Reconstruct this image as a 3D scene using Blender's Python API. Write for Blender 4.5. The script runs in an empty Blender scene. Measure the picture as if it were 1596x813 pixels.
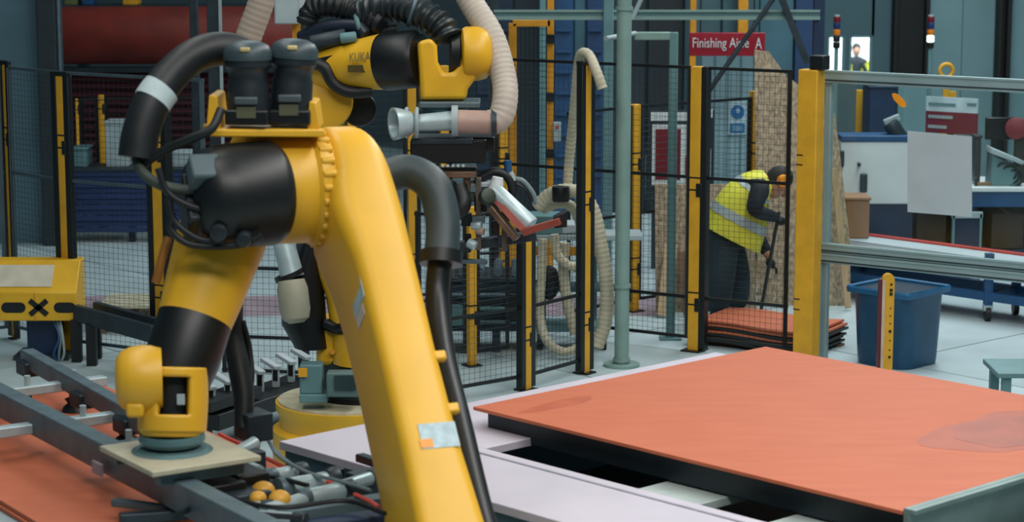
import bpy, math, random
from mathutils import Vector, Matrix
random.seed(7)
PI = math.pi
S = bpy.context.scene
COL = S.collection
V = Vector

# ---------------------------------------------------------------- camera
F, CX, CY, HC = 3500.0, 798.0, 406.5, 3.3
TH = math.atan(564.5 / F)
cam_d = bpy.data.cameras.new('camera')
cam = bpy.data.objects.new('camera', cam_d); COL.objects.link(cam)
cam.location = (0, 0, HC); cam.rotation_euler = (PI / 2 - TH, 0, 0)
cam_d.sensor_width = 36.0; cam_d.sensor_fit = 'HORIZONTAL'
cam_d.lens = 36.0 * F / 1596.0
cam_d.clip_end = 200
cam_d.dof.use_dof = True; cam_d.dof.focus_distance = 13.0; cam_d.dof.aperture_fstop = 3.2
S.camera = cam

# ---------------------------------------------------------------- world, lamps, exposure
w = bpy.data.worlds.new('hall_ambient'); S.world = w; w.use_nodes = True
w.node_tree.nodes['Background'].inputs[0].default_value = (0.36, 0.60, 0.68, 1)
w.node_tree.nodes['Background'].inputs[1].default_value = 0.17

def area(name, loc, sx, sy, power, col=(1, .97, .92), rot=(0, 0, 0)):
    d = bpy.data.lights.new(name, 'AREA'); d.shape = 'RECTANGLE'; d.size = sx; d.size_y = sy
    d.energy = power; d.color = col
    o = bpy.data.objects.new(name, d); COL.objects.link(o); o.location = loc; o.rotation_euler = rot
    return o
# rows of ceiling luminaires running into the depth of the hall
area('ceiling_lamp_row', (3.2, 9.0, 7.6), 1.6, 9.0, 500)
area('ceiling_lamp_row', (-2.6, 9.5, 7.6), 1.2, 8.0, 190)
area('ceiling_lamp_row', (4.2, 19.5, 7.6), 1.6, 8.0, 620, (.90, .98, 1))
area('ceiling_lamp_row', (-1.8, 19.0, 7.6), 1.0, 7.0, 130, (.85, .97, 1))
area('ceiling_lamp_row', (1.0, 3.0, 7.6), 5.0, 1.6, 430)

S.view_settings.view_transform = 'Standard'; S.view_settings.look = 'None'
S.view_settings.exposure = 0.0; S.view_settings.gamma = 1.0; S.view_settings.use_curve_mapping = False

# ---------------------------------------------------------------- helpers
def P(px, py, Y):
    x = (px - CX) / F; y = -(py - CY) / F
    t = Y / (math.cos(TH) + y * math.sin(TH))
    return V((x * t, Y, HC + t * (-math.sin(TH) + y * math.cos(TH))))
def PH(px, py, h):
    x = (px - CX) / F; y = -(py - CY) / F
    t = (h - HC) / (-math.sin(TH) + y * math.cos(TH))
    return V((x * t, t * (math.cos(TH) + y * math.sin(TH)), h))
def XY(px, Y): return P(px, CY, Y).xy

def lin(c):
    return tuple((v / 12.92 if v <= .04045 else ((v + .055) / 1.055) ** 2.4) for v in (x / 255 for x in c))

MATS = {}
def mat(name, rgb, rough=.5, metal=0., var=.12, scale=6., bump=0., emit=0., spec=.5, bscale=None, stretch=None, dark=None):
    if name in MATS: return MATS[name]
    m = bpy.data.materials.new(name); m.use_nodes = True; nt = m.node_tree; N = nt.nodes; L = nt.links
    b = N['Principled BSDF']
    c = lin(rgb)
    tc = N.new('ShaderNodeTexCoord')
    src = tc.outputs['Object']
    if stretch:
        mp = N.new('ShaderNodeMapping'); mp.inputs['Scale'].default_value = stretch
        L.new(src, mp.inputs[0]); src = mp.outputs[0]
    nz = N.new('ShaderNodeTexNoise'); nz.inputs['Scale'].default_value = scale; nz.inputs['Detail'].default_value = 5
    L.new(src, nz.inputs['Vector'])
    rp = N.new('ShaderNodeValToRGB')
    lo = tuple(v * (1 - var * 1.6) for v in c) if dark is None else lin(dark)
    hi = tuple(min(1, v * (1 + var)) for v in c)
    rp.color_ramp.elements[0].position = .3; rp.color_ramp.elements[0].color = (*lo, 1)
    rp.color_ramp.elements[1].position = .7; rp.color_ramp.elements[1].color = (*hi, 1)
    L.new(nz.outputs['Fac'], rp.inputs[0]); L.new(rp.outputs[0], b.inputs['Base Color'])
    b.inputs['Roughness'].default_value = rough; b.inputs['Metallic'].default_value = metal
    b.inputs['Specular IOR Level'].default_value = spec
    if bump:
        n2 = N.new('ShaderNodeTexNoise'); n2.inputs['Scale'].default_value = bscale or scale * 8
        L.new(src, n2.inputs['Vector'])
        bp = N.new('ShaderNodeBump'); bp.inputs['Strength'].default_value = bump; bp.inputs['Distance'].default_value = .01
        L.new(n2.outputs['Fac'], bp.inputs['Height']); L.new(bp.outputs[0], b.inputs['Normal'])
    if emit:
        b.inputs['Emission Color'].default_value = (*c, 1); b.inputs['Emission Strength'].default_value = emit
    MATS[name] = m
    return m

YEL = mat('robot_yellow', (224, 172, 42), .42, var=.05, scale=3)
YEL2 = mat('robot_yellow_far', (226, 175, 36), .42, var=.07, scale=5)
POSTY = mat('post_yellow', (214, 158, 34), .5, var=.08, scale=8)
AMBER = mat('frame_amber', (206, 140, 24), .5, var=.12, scale=8)
BLK = mat('black_plastic', (12, 17, 20), .42, var=.2, scale=9)
BLK2 = mat('black_rubber', (18, 24, 28), .5, var=.2, scale=12)
MOTOR = mat('motor_black', (30, 38, 43), .4, var=.15, scale=9)
STEEL = mat('painted_steel', (92, 112, 120), .45, .35, .14, 10)
DSTEEL = mat('dark_steel', (48, 60, 68), .45, .3, .2, 10)
SILV = mat('bright_aluminium', (176, 196, 200), .35, .25, .1, 12)
ALU = mat('anodised_aluminium', (150, 172, 176), .42, .35, .06, 4)
GALV = mat('grey_green_paint', (128, 156, 150), .5, .1, .07, 5)
TEALP = mat('teal_grey_paint', (96, 134, 138), .55, .05, .08, 5)
ORNG = None
LILAC = mat('lilac_laminate', (196, 190, 202), .5, 0, .04, 3)
CREAM = mat('cream_hose', (190, 182, 158), .6, 0, .08, 14)
CREAMP = mat('cream_plate', (186, 182, 158), .55, .05, .1, 9)
NAVY = mat('navy_steel', (20, 44, 76), .5, .1, .2, 6)
BLUE = mat('blue_paint', (26, 76, 120), .5, 0, .12, 5)
BINB = mat('blue_bin_plastic', (14, 70, 104), .4, 0, .16, 4)
DKTEAL = mat('dark_teal_cladding', (84, 114, 126), .6, 0, .12, 1.5)
MIDTEAL = mat('mid_teal_cladding', (108, 142, 148), .6, 0, .08, 1.2)
WALLR = mat('wall_teal_grey', (92, 124, 130), .65, 0, .08, 1.)
COLB = mat('black_column', (10, 14, 16), .7, 0, .2, 2)
RUST = mat('rust_red_paint', (118, 36, 24), .6, 0, .22, 2.2, bump=.2)
MAROON = mat('maroon_sheet', (64, 22, 30), .6, 0, .15, 2)
CRIM = mat('crimson_sign', (150, 16, 40), .45, 0, .05, 5)
WHITE = mat('white_paint', (214, 222, 224), .5, 0, .05, 4)
PALEG = mat('pale_grey_board', (176, 186, 192), .6, 0, .06, 3)
LGREY = mat('light_grey_box', (158, 174, 178), .5, 0, .08, 6)
OSB = mat('oriented_strand_board', (170, 152, 128),   .8, 0, .36, 48, bump=.2, stretch=(1, 1, .5))
PLY = mat('pale_plywood', (184, 158, 122), .7, 0, .12, 6, stretch=(6, 6, .8))
REDP = mat('red_paint', (182, 52, 48), .5, 0, .1, 8)
RED_EDGE = mat('red_edge_line', (214, 84, 70), .5, 0, .08, 8)
BRONZ = mat('bronze_plate', (120, 96, 78), .45, .4, .2, 14)
PINKP = mat('pinkish_pipe', (176, 148, 136), .5, .05, .1, 9)
SKIN = mat('skin', (190, 140, 116), .6, 0, .05, 10)
VEST = mat('hi_vis_yellow', (214, 212, 66), .65, 0, .12, 9, emit=0, bump=.3, bscale=14)
REFL = mat('reflective_band', (170, 184, 188), .45, .2, .06, 10)
NAVYC = mat('navy_jacket', (22, 32, 42), .8, 0, .2, 9, bump=.3, bscale=18)
TROU = mat('charcoal_trousers', (34, 56, 66), .8, 0, .3, 4, bump=.4, bscale=14)
ORP = mat('orange_plastic', (240, 150, 26), .4, 0, .08, 8)
STICK = mat('sticker_blue_white', (176, 200, 208), .5, 0, .16, 30)
PALBL = mat('sign_blue', (30, 104, 160), .5, 0, .08, 5)
WIRE = mat('fence_wire', (24, 40, 48), .5, .2, .1, 5)
BROWN = mat('brown_carton', (120, 92, 70), .7, 0, .15, 6)
GREEN = mat('olive_board', (96, 104, 62), .6, 0, .15, 5)
CABLE = mat('grey_cable', (110, 128, 132), .5, 0, .1, 9)

def orange_sheet():
    m = bpy.data.materials.new('orange_coated_board'); m.use_nodes = True; N = m.node_tree.nodes; L = m.node_tree.links
    b = N['Principled BSDF']; b.inputs['Roughness'].default_value = .62; b.inputs['Specular IOR Level'].default_value = .3
    tc = N.new('ShaderNodeTexCoord')
    mp = N.new('ShaderNodeMapping'); mp.inputs['Scale'].default_value = (1.2, 5, 1); mp.inputs['Rotation'].default_value = (0, 0, .8)
    L.new(tc.outputs['Object'], mp.inputs[0])
    n1 = N.new('ShaderNodeTexNoise'); n1.inputs['Scale'].default_value = 2.2; n1.inputs['Detail'].default_value = 6
    L.new(mp.outputs[0], n1.inputs['Vector'])
    r = N.new('ShaderNodeValToRGB')
    r.color_ramp.elements[0].position = .3; r.color_ramp.elements[0].color = (*lin((186, 101, 71)), 1)
    r.color_ramp.elements[1].position = .75; r.color_ramp.elements[1].color = (*lin((195, 110, 79)), 1)
    L.new(n1.outputs['Fac'], r.inputs[0])
    n2 = N.new('ShaderNodeTexNoise'); n2.inputs['Scale'].default_value = 180
    L.new(tc.outputs['Object'], n2.inputs['Vector'])
    bp = N.new('ShaderNodeBump'); bp.inputs['Strength'].default_value = .12; bp.inputs['Distance'].default_value = .002
    L.new(n2.outputs['Fac'], bp.inputs['Height']); L.new(bp.outputs[0], b.inputs['Normal'])
    L.new(r.outputs[0], b.inputs['Base Color'])
    return m
ORNG = orange_sheet()
SHADE = mat('shadow_orange_mark', (158, 74, 47), .5, 0, .12, 5)  # soft shadow on the orange board, painted as a darker orange

def concrete():
    m = mat('floor_concrete', (176, 194, 198), .42, 0, .1, 1.4, bump=.05)
    return m

class MB:
    def __init__(s): s.v = []; s.f = []
    def add(s, vs, fs):
        o = len(s.v); s.v += [V(p) for p in vs]; s.f += [tuple(i + o for i in f) for f in fs]; return s
    def box(s, c, d, R=None):
        c = V(c); h = V(d) / 2; vs = []
        for x in (-1, 1):
            for y in (-1, 1):
                for z in (-1, 1):
                    p = V((x * h.x, y * h.y, z * h.z)); vs.append(c + (R @ p if R else p))
        return s.add(vs, [(0, 1, 3, 2), (4, 6, 7, 5), (0, 4, 5, 1), (2, 3, 7, 6), (0, 2, 6, 4), (1, 5, 7, 3)])
    def bar(s, a, b, wd, ht, up=(0, 0, 1)):
        a = V(a); b = V(b); d = (b - a); l = d.length; d.normalize(); u = V(up)
        if abs(d.dot(u)) > .98: u = V((0, 1, 0))
        r = d.cross(u).normalized(); u = r.cross(d)
        R = Matrix((r, d, u)).transposed()
        return s.box((a + b) / 2, (wd, l, ht), R)
    def wire(s, a, b, r):
        a = V(a); b = V(b); d = (b - a).normalized(); u = V((0, 0, 1)) if abs(d.z) < .9 else V((0, 1, 0))
        x = d.cross(u).normalized() * r; y = d.cross(x).normalized() * r
        vs = [a + x, a + y, a - x, a - y, b + x, b + y, b - x, b - y]
        return s.add(vs, [(0, 1, 5, 4), (1, 2, 6, 5), (2, 3, 7, 6), (3, 0, 4, 7)])
    def lathe(s, o, ax, prof, n=28):
        o = V(o); ax = V(ax).normalized(); u = V((0, 0, 1)) if abs(ax.z) < .9 else V((0, 1, 0))
        x = ax.cross(u).normalized(); y = ax.cross(x).normalized(); vs = []; fs = []
        for (t, r) in prof:
            for k in range(n):
                a = 2 * PI * k / n; vs.append(o + ax * t + (x * math.cos(a) + y * math.sin(a)) * r)
        for i in range(len(prof) - 1):
            for k in range(n):
                k2 = (k + 1) % n; fs.append((i * n + k, i * n + k2, (i + 1) * n + k2, (i + 1) * n + k))
        fs.append(tuple(range(n))[::-1]); fs.append(tuple((len(prof) - 1) * n + k for k in range(n)))
        return s.add(vs, fs)
    def cyl(s, a, b, r0, r1=None, n=22):
        a = V(a); b = V(b); return s.lathe(a, b - a, [(0, r0), ((b - a).length, r0 if r1 is None else r1)], n)
    def rcyl(s, a, b, r, e=.02, n=28):
        a = V(a); b = V(b); l = (b - a).length
        return s.lathe(a, b - a, [(0, r - e), (e * .3, r - e * .3), (e, r), (l - e, r), (l - e * .3, r - e * .3), (l, r - e)], n)
    def tube(s, pts, r, n=12, sub=8, rib=0., pitch=None, caps=True):
        pts = [V(p) for p in pts]; c = []
        ex = [pts[0] * 2 - pts[1]] + pts + [pts[-1] * 2 - pts[-2]]
        for i in range(len(pts) - 1):
            p0, p1, p2, p3 = ex[i:i + 4]
            for k in range(sub):
                t = k / sub
                c.append(.5 * ((2 * p1) + (p2 - p0) * t + (2 * p0 - 5 * p1 + 4 * p2 - p3) * t * t + (3 * p1 - p0 - 3 * p2 + p3) * t ** 3))
        c.append(pts[-1])
        if rib and pitch:
            d = [0.]
            for i in range(1, len(c)): d.append(d[-1] + (c[i] - c[i - 1]).length)
            m = max(2, int(d[-1] / pitch * 4)); c2 = []; j = 0
            for k in range(m + 1):
                q = d[-1] * k / m
                while j < len(d) - 2 and d[j + 1] < q: j += 1
                t = (q - d[j]) / max(1e-9, d[j + 1] - d[j]); c2.append(c[j].lerp(c[j + 1], min(1, t)))
            c = c2
        N_ = len(c); vs = []; fs = []; pr = None
        for i, p in enumerate(c):
            tg = (c[min(i + 1, N_ - 1)] - c[max(i - 1, 0)]).normalized()
            if pr is None:
                u = V((0, 0, 1)) if abs(tg.z) < .9 else V((0, 1, 0)); x = tg.cross(u).normalized()
            else:
                x = (pr - tg * pr.dot(tg)).normalized()
            pr = x; y = tg.cross(x)
            rr = r(i / (N_ - 1)) if callable(r) else r
            if rib: rr *= (1 - rib * (1 if i % 4 in (0, 1) else 0))
            for k in range(n):
                a = 2 * PI * k / n; vs.append(p + (x * math.cos(a) + y * math.sin(a)) * rr)
        for i in range(N_ - 1):
            for k in range(n):
                k2 = (k + 1) % n; fs.append((i * n + k, i * n + k2, (i + 1) * n + k2, (i + 1) * n + k))
        if caps: fs.append(tuple(range(n))[::-1]); fs.append(tuple((N_ - 1) * n + k for k in range(n)))
        return s.add(vs, fs)
    def ball(s, c, r, sc=(1, 1, 1), n=16, m=10, R=None):
        c = V(c); vs = []; fs = []
        for i in range(m + 1):
            th = PI * i / m
            for k in range(n):
                a = 2 * PI * k / n
                p = V((r * sc[0] * math.sin(th) * math.cos(a), r * sc[1] * math.sin(th) * math.sin(a), r * sc[2] * math.cos(th)))
                vs.append(c + (R @ p if R else p))
        for i in range(m):
            for k in range(n):
                k2 = (k + 1) % n; fs.append((i * n + k, (i + 1) * n + k, (i + 1) * n + k2, i * n + k2))
        return s.add(vs, fs)
    def prism(s, poly, ext):
        poly = [V(p) for p in poly]; e = V(ext); n = len(poly)
        fs = [tuple(range(n))[::-1], tuple(range(n, 2 * n))] + [(i, (i + 1) % n, (i + 1) % n + n, i + n) for i in range(n)]
        return s.add(poly + [p + e for p in poly], fs)
    def torus(s, c, ax, R, r, n=28, m=10):
        c = V(c); ax = V(ax).normalized(); u = V((0, 0, 1)) if abs(ax.z) < .9 else V((0, 1, 0))
        x = ax.cross(u).normalized(); y = ax.cross(x); vs = []; fs = []
        for k in range(n):
            a = 2 * PI * k / n; d = x * math.cos(a) + y * math.sin(a)
            for j in range(m):
                q = 2 * PI * j / m; vs.append(c + d * (R + r * math.cos(q)) + ax * r * math.sin(q))
        for k in range(n):
            for j in range(m):
                k2 = (k + 1) % n; j2 = (j + 1) % m; fs.append((k * m + j, k2 * m + j, k2 * m + j2, k * m + j2))
        return s.add(vs, fs)
    def loft(s, rings, caps=True):
        n = len(rings[0]); vs = [p for r in rings for p in r]; fs = []
        for i in range(len(rings) - 1):
            for k in range(n):
                k2 = (k + 1) % n; fs.append((i * n + k, i * n + k2, (i + 1) * n + k2, (i + 1) * n + k))
        if caps: fs.append(tuple(range(n))[::-1]); fs.append(tuple((len(rings) - 1) * n + k for k in range(n)))
        return s.add(vs, fs)

def mk(name, mb, m, origin, parent=None, bevel=0., seg=2, smooth=True):
    me = bpy.data.meshes.new(name); o0 = V(origin)
    me.from_pydata([tuple(p - o0) for p in mb.v], [], mb.f); me.update()
    import bmesh
    bm = bmesh.new(); bm.from_mesh(me); bmesh.ops.recalc_face_normals(bm, faces=bm.faces); bm.to_mesh(me); bm.free()
    if smooth:
        for p in me.polygons: p.use_smooth = True
        me.set_sharp_from_angle(angle=math.radians(38))
    me.materials.append(m)
    o = bpy.data.objects.new(name, me); COL.objects.link(o)
    if parent: o.parent = parent
    else: o.location = o0
    if bevel:
        b = o.modifiers.new('bevel', 'BEVEL'); b.width = bevel; b.segments = seg; b.limit_method = 'ANGLE'; b.angle_limit = math.radians(40)
    return o

def tag(o, label, cat, group=None, kind=None):
    if label: o['label'] = label
    if cat: o['category'] = cat
    if group: o['group'] = group
    if kind: o['kind'] = kind
    return o
def thing(name, label, cat, loc, group=None):
    o = bpy.data.objects.new(name, None); COL.objects.link(o); o.empty_display_size = .1
    o.location = V(loc); return tag(o, label, cat, group)
def root_of(o):
    while o.parent: o = o.parent
    return o
def part(par, name, mb, m, bevel=0., smooth=True, label=None, kind=None, seg=2):
    r = root_of(par)
    o = mk(name, mb, m, r.location, par, bevel, seg, smooth)
    if label: o['label'] = label
    if kind: o['kind'] = kind
    return o
def single(name, label, cat, mb, m, group=None, bevel=0., smooth=True, kind=None):
    xs = [p.x for p in mb.v]; ys = [p.y for p in mb.v]; zs = [p.z for p in mb.v]
    return tag(mk(name, mb, m, ((min(xs) + max(xs)) / 2, (min(ys) + max(ys)) / 2, min(zs)), None, bevel, 2, smooth), label, cat, group, kind)
def struct(name, mb, m, parent=None, bevel=0.):
    o = mk(name, mb, m, (0, 0, 0), parent, bevel)
    if not parent: o['kind'] = 'structure'
    return o
def text(par, name, s, org, right, up, width, height, m, lift=.003):
    cu = bpy.data.curves.new('t', 'FONT'); cu.body = s; cu.extrude = .0015
    ob = bpy.data.objects.new('t', cu); COL.objects.link(ob)
    dg = bpy.context.evaluated_depsgraph_get()
    me = bpy.data.meshes.new_from_object(ob.evaluated_get(dg)); bpy.data.objects.remove(ob)
    xs = [v.co.x for v in me.vertices]; ys = [v.co.y for v in me.vertices]
    x0, x1, y0, y1 = min(xs), max(xs), min(ys), max(ys)
    r = V(right).normalized(); u = V(up).normalized(); n = r.cross(u)
    mb = MB()
    mb.add([V(org) + r * ((v.co.x - x0) / (x1 - x0) * width) + u * ((v.co.y - y0) / (y1 - y0) * height) + n * (v.co.z + lift) for v in me.vertices],
           [tuple(p.vertices) for p in me.polygons])
    bpy.data.meshes.remove(me)
    return part(par, name, mb, m, smooth=False)
def rot_to(x, y, z): return Matrix((V(x), V(y), V(z))).transposed()

# ================================================================ THE HALL
floor_b = MB().box((0, 17, -.09), (24, 34, .12))
floor = struct('floor', floor_b, mat('floor_joint', (96, 112, 116), .8))
slab_me = None; FC = concrete()
ca, sa = math.cos(.72), math.sin(.72)
for i in range(-7, 8):
    for j in range(-8, 9):
        cx = i * 2.0; cy = j * 2.0
        X = cx * ca - cy * sa; Yc = 17.5 + cx * sa + cy * ca
        if abs(X) > 9.5 or Yc < 5 or Yc > 30: continue
        if slab_me is None:
            so = mk('floor_slab', MB().box((0, 0, -.02), (1.985, 1.985, .04)), FC, (0, 0, 0), floor, .004, 1, False); slab_me = so.data
        else:
            so = bpy.data.objects.new('floor_slab', slab_me); COL.objects.link(so); so.parent = floor
        so.location = (X, Yc, 0); so.rotation_euler = (0, 0, .72)

struct('wall_back', MB().box((-4.4, 31.2, 4), (17.2, .3, 8.2)).box((9.05, 31.2, 4), (8.0, .3, 8.2)).box((4.625, 31.2, 5.6), (.85, .3, 5.0)).box((4.625, 31.2, .2), (.85, .3, .8)), mat('wall_back_paint', (64, 84, 92), .7, 0, .1, .8))
struct('wall_left', MB().box((-10.6, 17, 4), (.3, 29, 8.2)), DKTEAL)
struct('wall_right', MB().box((10.6, 17, 4), (.3, 29, 8.2)), WALLR)

# big cladding column at the left edge of the picture
t = thing('steel_column', 'tall dark teal steel column at the left picture edge', 'column', (XY(30, 21.5).x, 21.5, 0))
x0, x1 = XY(-60, 21.5).x, XY(103, 21.5).x
part(t, 'web_panel', MB().box(((x0 + x1) / 2, 21.6, 2.7), (x1 - x0, .12, 5.4)), DKTEAL)
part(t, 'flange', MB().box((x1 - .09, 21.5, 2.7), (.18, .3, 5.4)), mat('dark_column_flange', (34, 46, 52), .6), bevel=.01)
part(t, 'flange', MB().box((x0 + .09, 21.5, 2.7), (.18, .3, 5.4)), DKTEAL, bevel=.01)
part(t, 'conduit', MB().cyl((x1 + .025, 21.38, 0), (x1 + .025, 21.38, 5.4), .018, n=10), STEEL)

# ---- maroon back partition with rust red drum on top, left background
yb = 24.0
pa, pb = XY(108, yb).x, XY(470, yb).x
t = thing('corrugated_partition', 'dark maroon corrugated partition under the big red roll', 'partition', ((pa + pb) / 2, yb, 0))
mb = MB(); zz = 0.0; poly = []
n = 34; ztop = P(200, 111, yb).z
for k in range(n + 1):
    poly.append((ztop * k / n, .03 if k % 2 else -.03))
vs = [V((pa, yb + d, z)) for z, d in poly] + [V((pb, yb + d, z)) for z, d in poly]
mb.add(vs, [(k, k + 1, n + 2 + k, n + 1 + k) for k in range(n)])
mb.box(((pa + pb) / 2, yb + .1, ztop / 2), (pb - pa, .1, ztop))
part(t, 'corrugated_sheet', mb, MAROON, smooth=False)
part(t, 'top_rail', MB().bar((pa, yb, ztop + .02), (pb, yb, ztop + .02), .16, .05), DSTEEL)
zc = P(200, 55, yb).z; rr = (P(200, 10, yb).z - P(200, 100, yb).z) / 2
t = thing('red_roll', 'huge rust red roll lying on the maroon partition', 'roll', ((pa + pb) / 2, yb, zc - rr))
part(t, 'roll_body', MB().rcyl((pa, yb, zc), (pb, yb, zc), rr, .03, 40), RUST)
part(t, 'core_tube', MB().cyl((pa - .1, yb, zc), (pb + .1, yb, zc), .06), DSTEEL)
# crates above the roll, only their lower edges show
for (a, b, m, lab) in ((143, 160, BLUE, 'small blue crate on the shelf above the red roll'), (205, 228, POSTY, 'yellow crate on the shelf above the red roll'), (116, 136, GREEN, 'olive crate on the shelf above the red roll')):
    xa, xb = XY(a, yb + .9).x, XY(b, yb + .9).x; z0 = P(a, 7, yb + .9).z
    t = thing('storage_crate', lab, 'crate', ((xa + xb) / 2, yb + .9, z0))
    part(t, 'crate_body', MB().box(((xa + xb) / 2, yb + .9, z0 + .12), (xb - xa, .25, .24)), m, bevel=.01)
    part(t, 'crate_rim', MB().box(((xa + xb) / 2, yb + .9, z0 + .25), (xb - xa + .02, .27, .03)), m, bevel=.005)
z0 = P(150, 7, yb + .9).z
t = thing('wall_shelf', 'dark steel shelf behind the red roll', 'shelf', ((pa + pb) / 2, yb + 1, 0))
part(t, 'shelf_board', MB().box(((pa + pb) / 2, yb + .9, z0 - .02), (pb - pa, .5, .04)), DSTEEL)
for xx in (pa + .05, pb - .05): part(t, 'upright', MB().box((xx, yb + .9, z0 / 2 - .02), (.08, .3, z0 - .04)), DSTEEL)

# boxes in front of the partition
def carton(px0, px1, py0, py1, Y, m, lab, name='storage_box', cat='box', d=.4):
    a = P(px0, py1, Y); b = P(px1, py0, Y)
    t = thing(name, lab, cat, ((a.x + b.x) / 2, Y + d / 2, a.z))
    part(t, 'box_body', MB().box(((a.x + b.x) / 2, Y + d / 2, (a.z + b.z) / 2), (b.x - a.x, d, b.z - a.z)), m, bevel=.012)
    part(t, 'lid', MB().box(((a.x + b.x) / 2, Y + d / 2, b.z + .012), (b.x - a.x + .02, d + .02, .024)), m, bevel=.006)
    return t
# blue slatted rack standing before the partition
yr = 21.6
a = P(108, 380, yr); b = P(300, 266, yr)
t = thing('slatted_rack', 'dark blue slatted rack before the maroon partition', 'rack', ((a.x + b.x) / 2, yr, 0))
nz = 11
for k in range(nz):
    z = .1 + (b.z - .1) * (k + .5) / nz
    part(t, 'slat', MB().box(((a.x + b.x) / 2, yr - .02 + .015 * (k % 2), z), (b.x - a.x, .03, (b.z - .1) / nz * .95)), mat('rack_blue', (30, 52, 98), .55, 0, .12, 4), bevel=.004, seg=1)
for xx in (a.x, (a.x + b.x) / 2, b.x): part(t, 'upright', MB().box((xx, yr + .05, b.z / 2), (.06, .08, b.z)), mat('navy_dark', (16, 24, 44), .6))
part(t, 'top_board', MB().box(((a.x + b.x) / 2, yr + .2, b.z + .012), (b.x - a.x + .06, .5, .024)), DSTEEL)
zt = b.z + .026
def on_rack(px0, px1, pytop, m, lab):
    xa = XY(px0, yr + .1).x; xb = XY(px1, yr + .1).x; z1 = P(px0, pytop, yr + .1).z
    t = thing('storage_box', lab, 'box', ((xa + xb) / 2, yr + .22, zt))
    part(t, 'box_body', MB().box(((xa + xb) / 2, yr + .22, (zt + z1) / 2), (xb - xa, .3, z1 - zt)), m, bevel=.01)
    part(t, 'lid', MB().box(((xa + xb) / 2, yr + .22, z1 + .01), (xb - xa + .02, .32, .02)), m, bevel=.005)
on_rack(119, 141, 233, TEALP, 'small teal box on the blue slatted rack')
on_rack(170, 204, 192, LGREY, 'pale grey box on the blue slatted rack')
on_rack(262, 300, 240, LGREY, 'wider pale box on the rack behind the black hose')

# pallets left
def pallet(px0, px1, py_front, Y, h, n, lab):
    a = XY(px0, Y).x; b = XY(px1, Y).x; D = .55
    t = thing('pallet_stack', lab, 'pallets', ((a + b) / 2, Y + D / 2, 0))
    for k in range(n):
        z = k * h / n; hh = h / n
        for q in (0, .5, 1):
            part(t, 'pallet_block', MB().box((a + (b - a) * (.06 + .88 * q), Y + D / 2, z + hh * .4), ((b - a) * .12, D, hh * .75)), BROWN, smooth=False)
        for q in range(5):
            part(t, 'top_plank', MB().box(((a + b) / 2, Y + .05 + q * .1125, z + hh * .88), (b - a, .09, hh * .2)), CREAMP, smooth=False)
pallet(150, 240, 510, 16.95, .22, 2, 'stack of pale wooden pallets behind the yellow control box')

# dark frame bench in front of the pallets
t = thing('steel_bench', 'low black steel bench between control box and pallets', 'bench', (XY(190, 15.6).x, 15.4, 0))
A = P(118, 487, 15.9); B = P(240, 521, 15.25)
part(t, 'front_rail', MB().bar(A, B, .05, .12), DSTEEL, bevel=.005)
C_ = A + V((.12, .12, 0)); D_ = B + V((.12, .12, 0))
part(t, 'rear_rail', MB().bar(C_, D_, .05, .12), DSTEEL, bevel=.005)
for q in (A, D_, C_, A.lerp(B, .2)):
    part(t, 'leg', MB().bar((q.x, q.y, 0), (q.x, q.y, q.z - .05), .07, .07), mat('near_black_steel', (16, 20, 24), .6))

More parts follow.
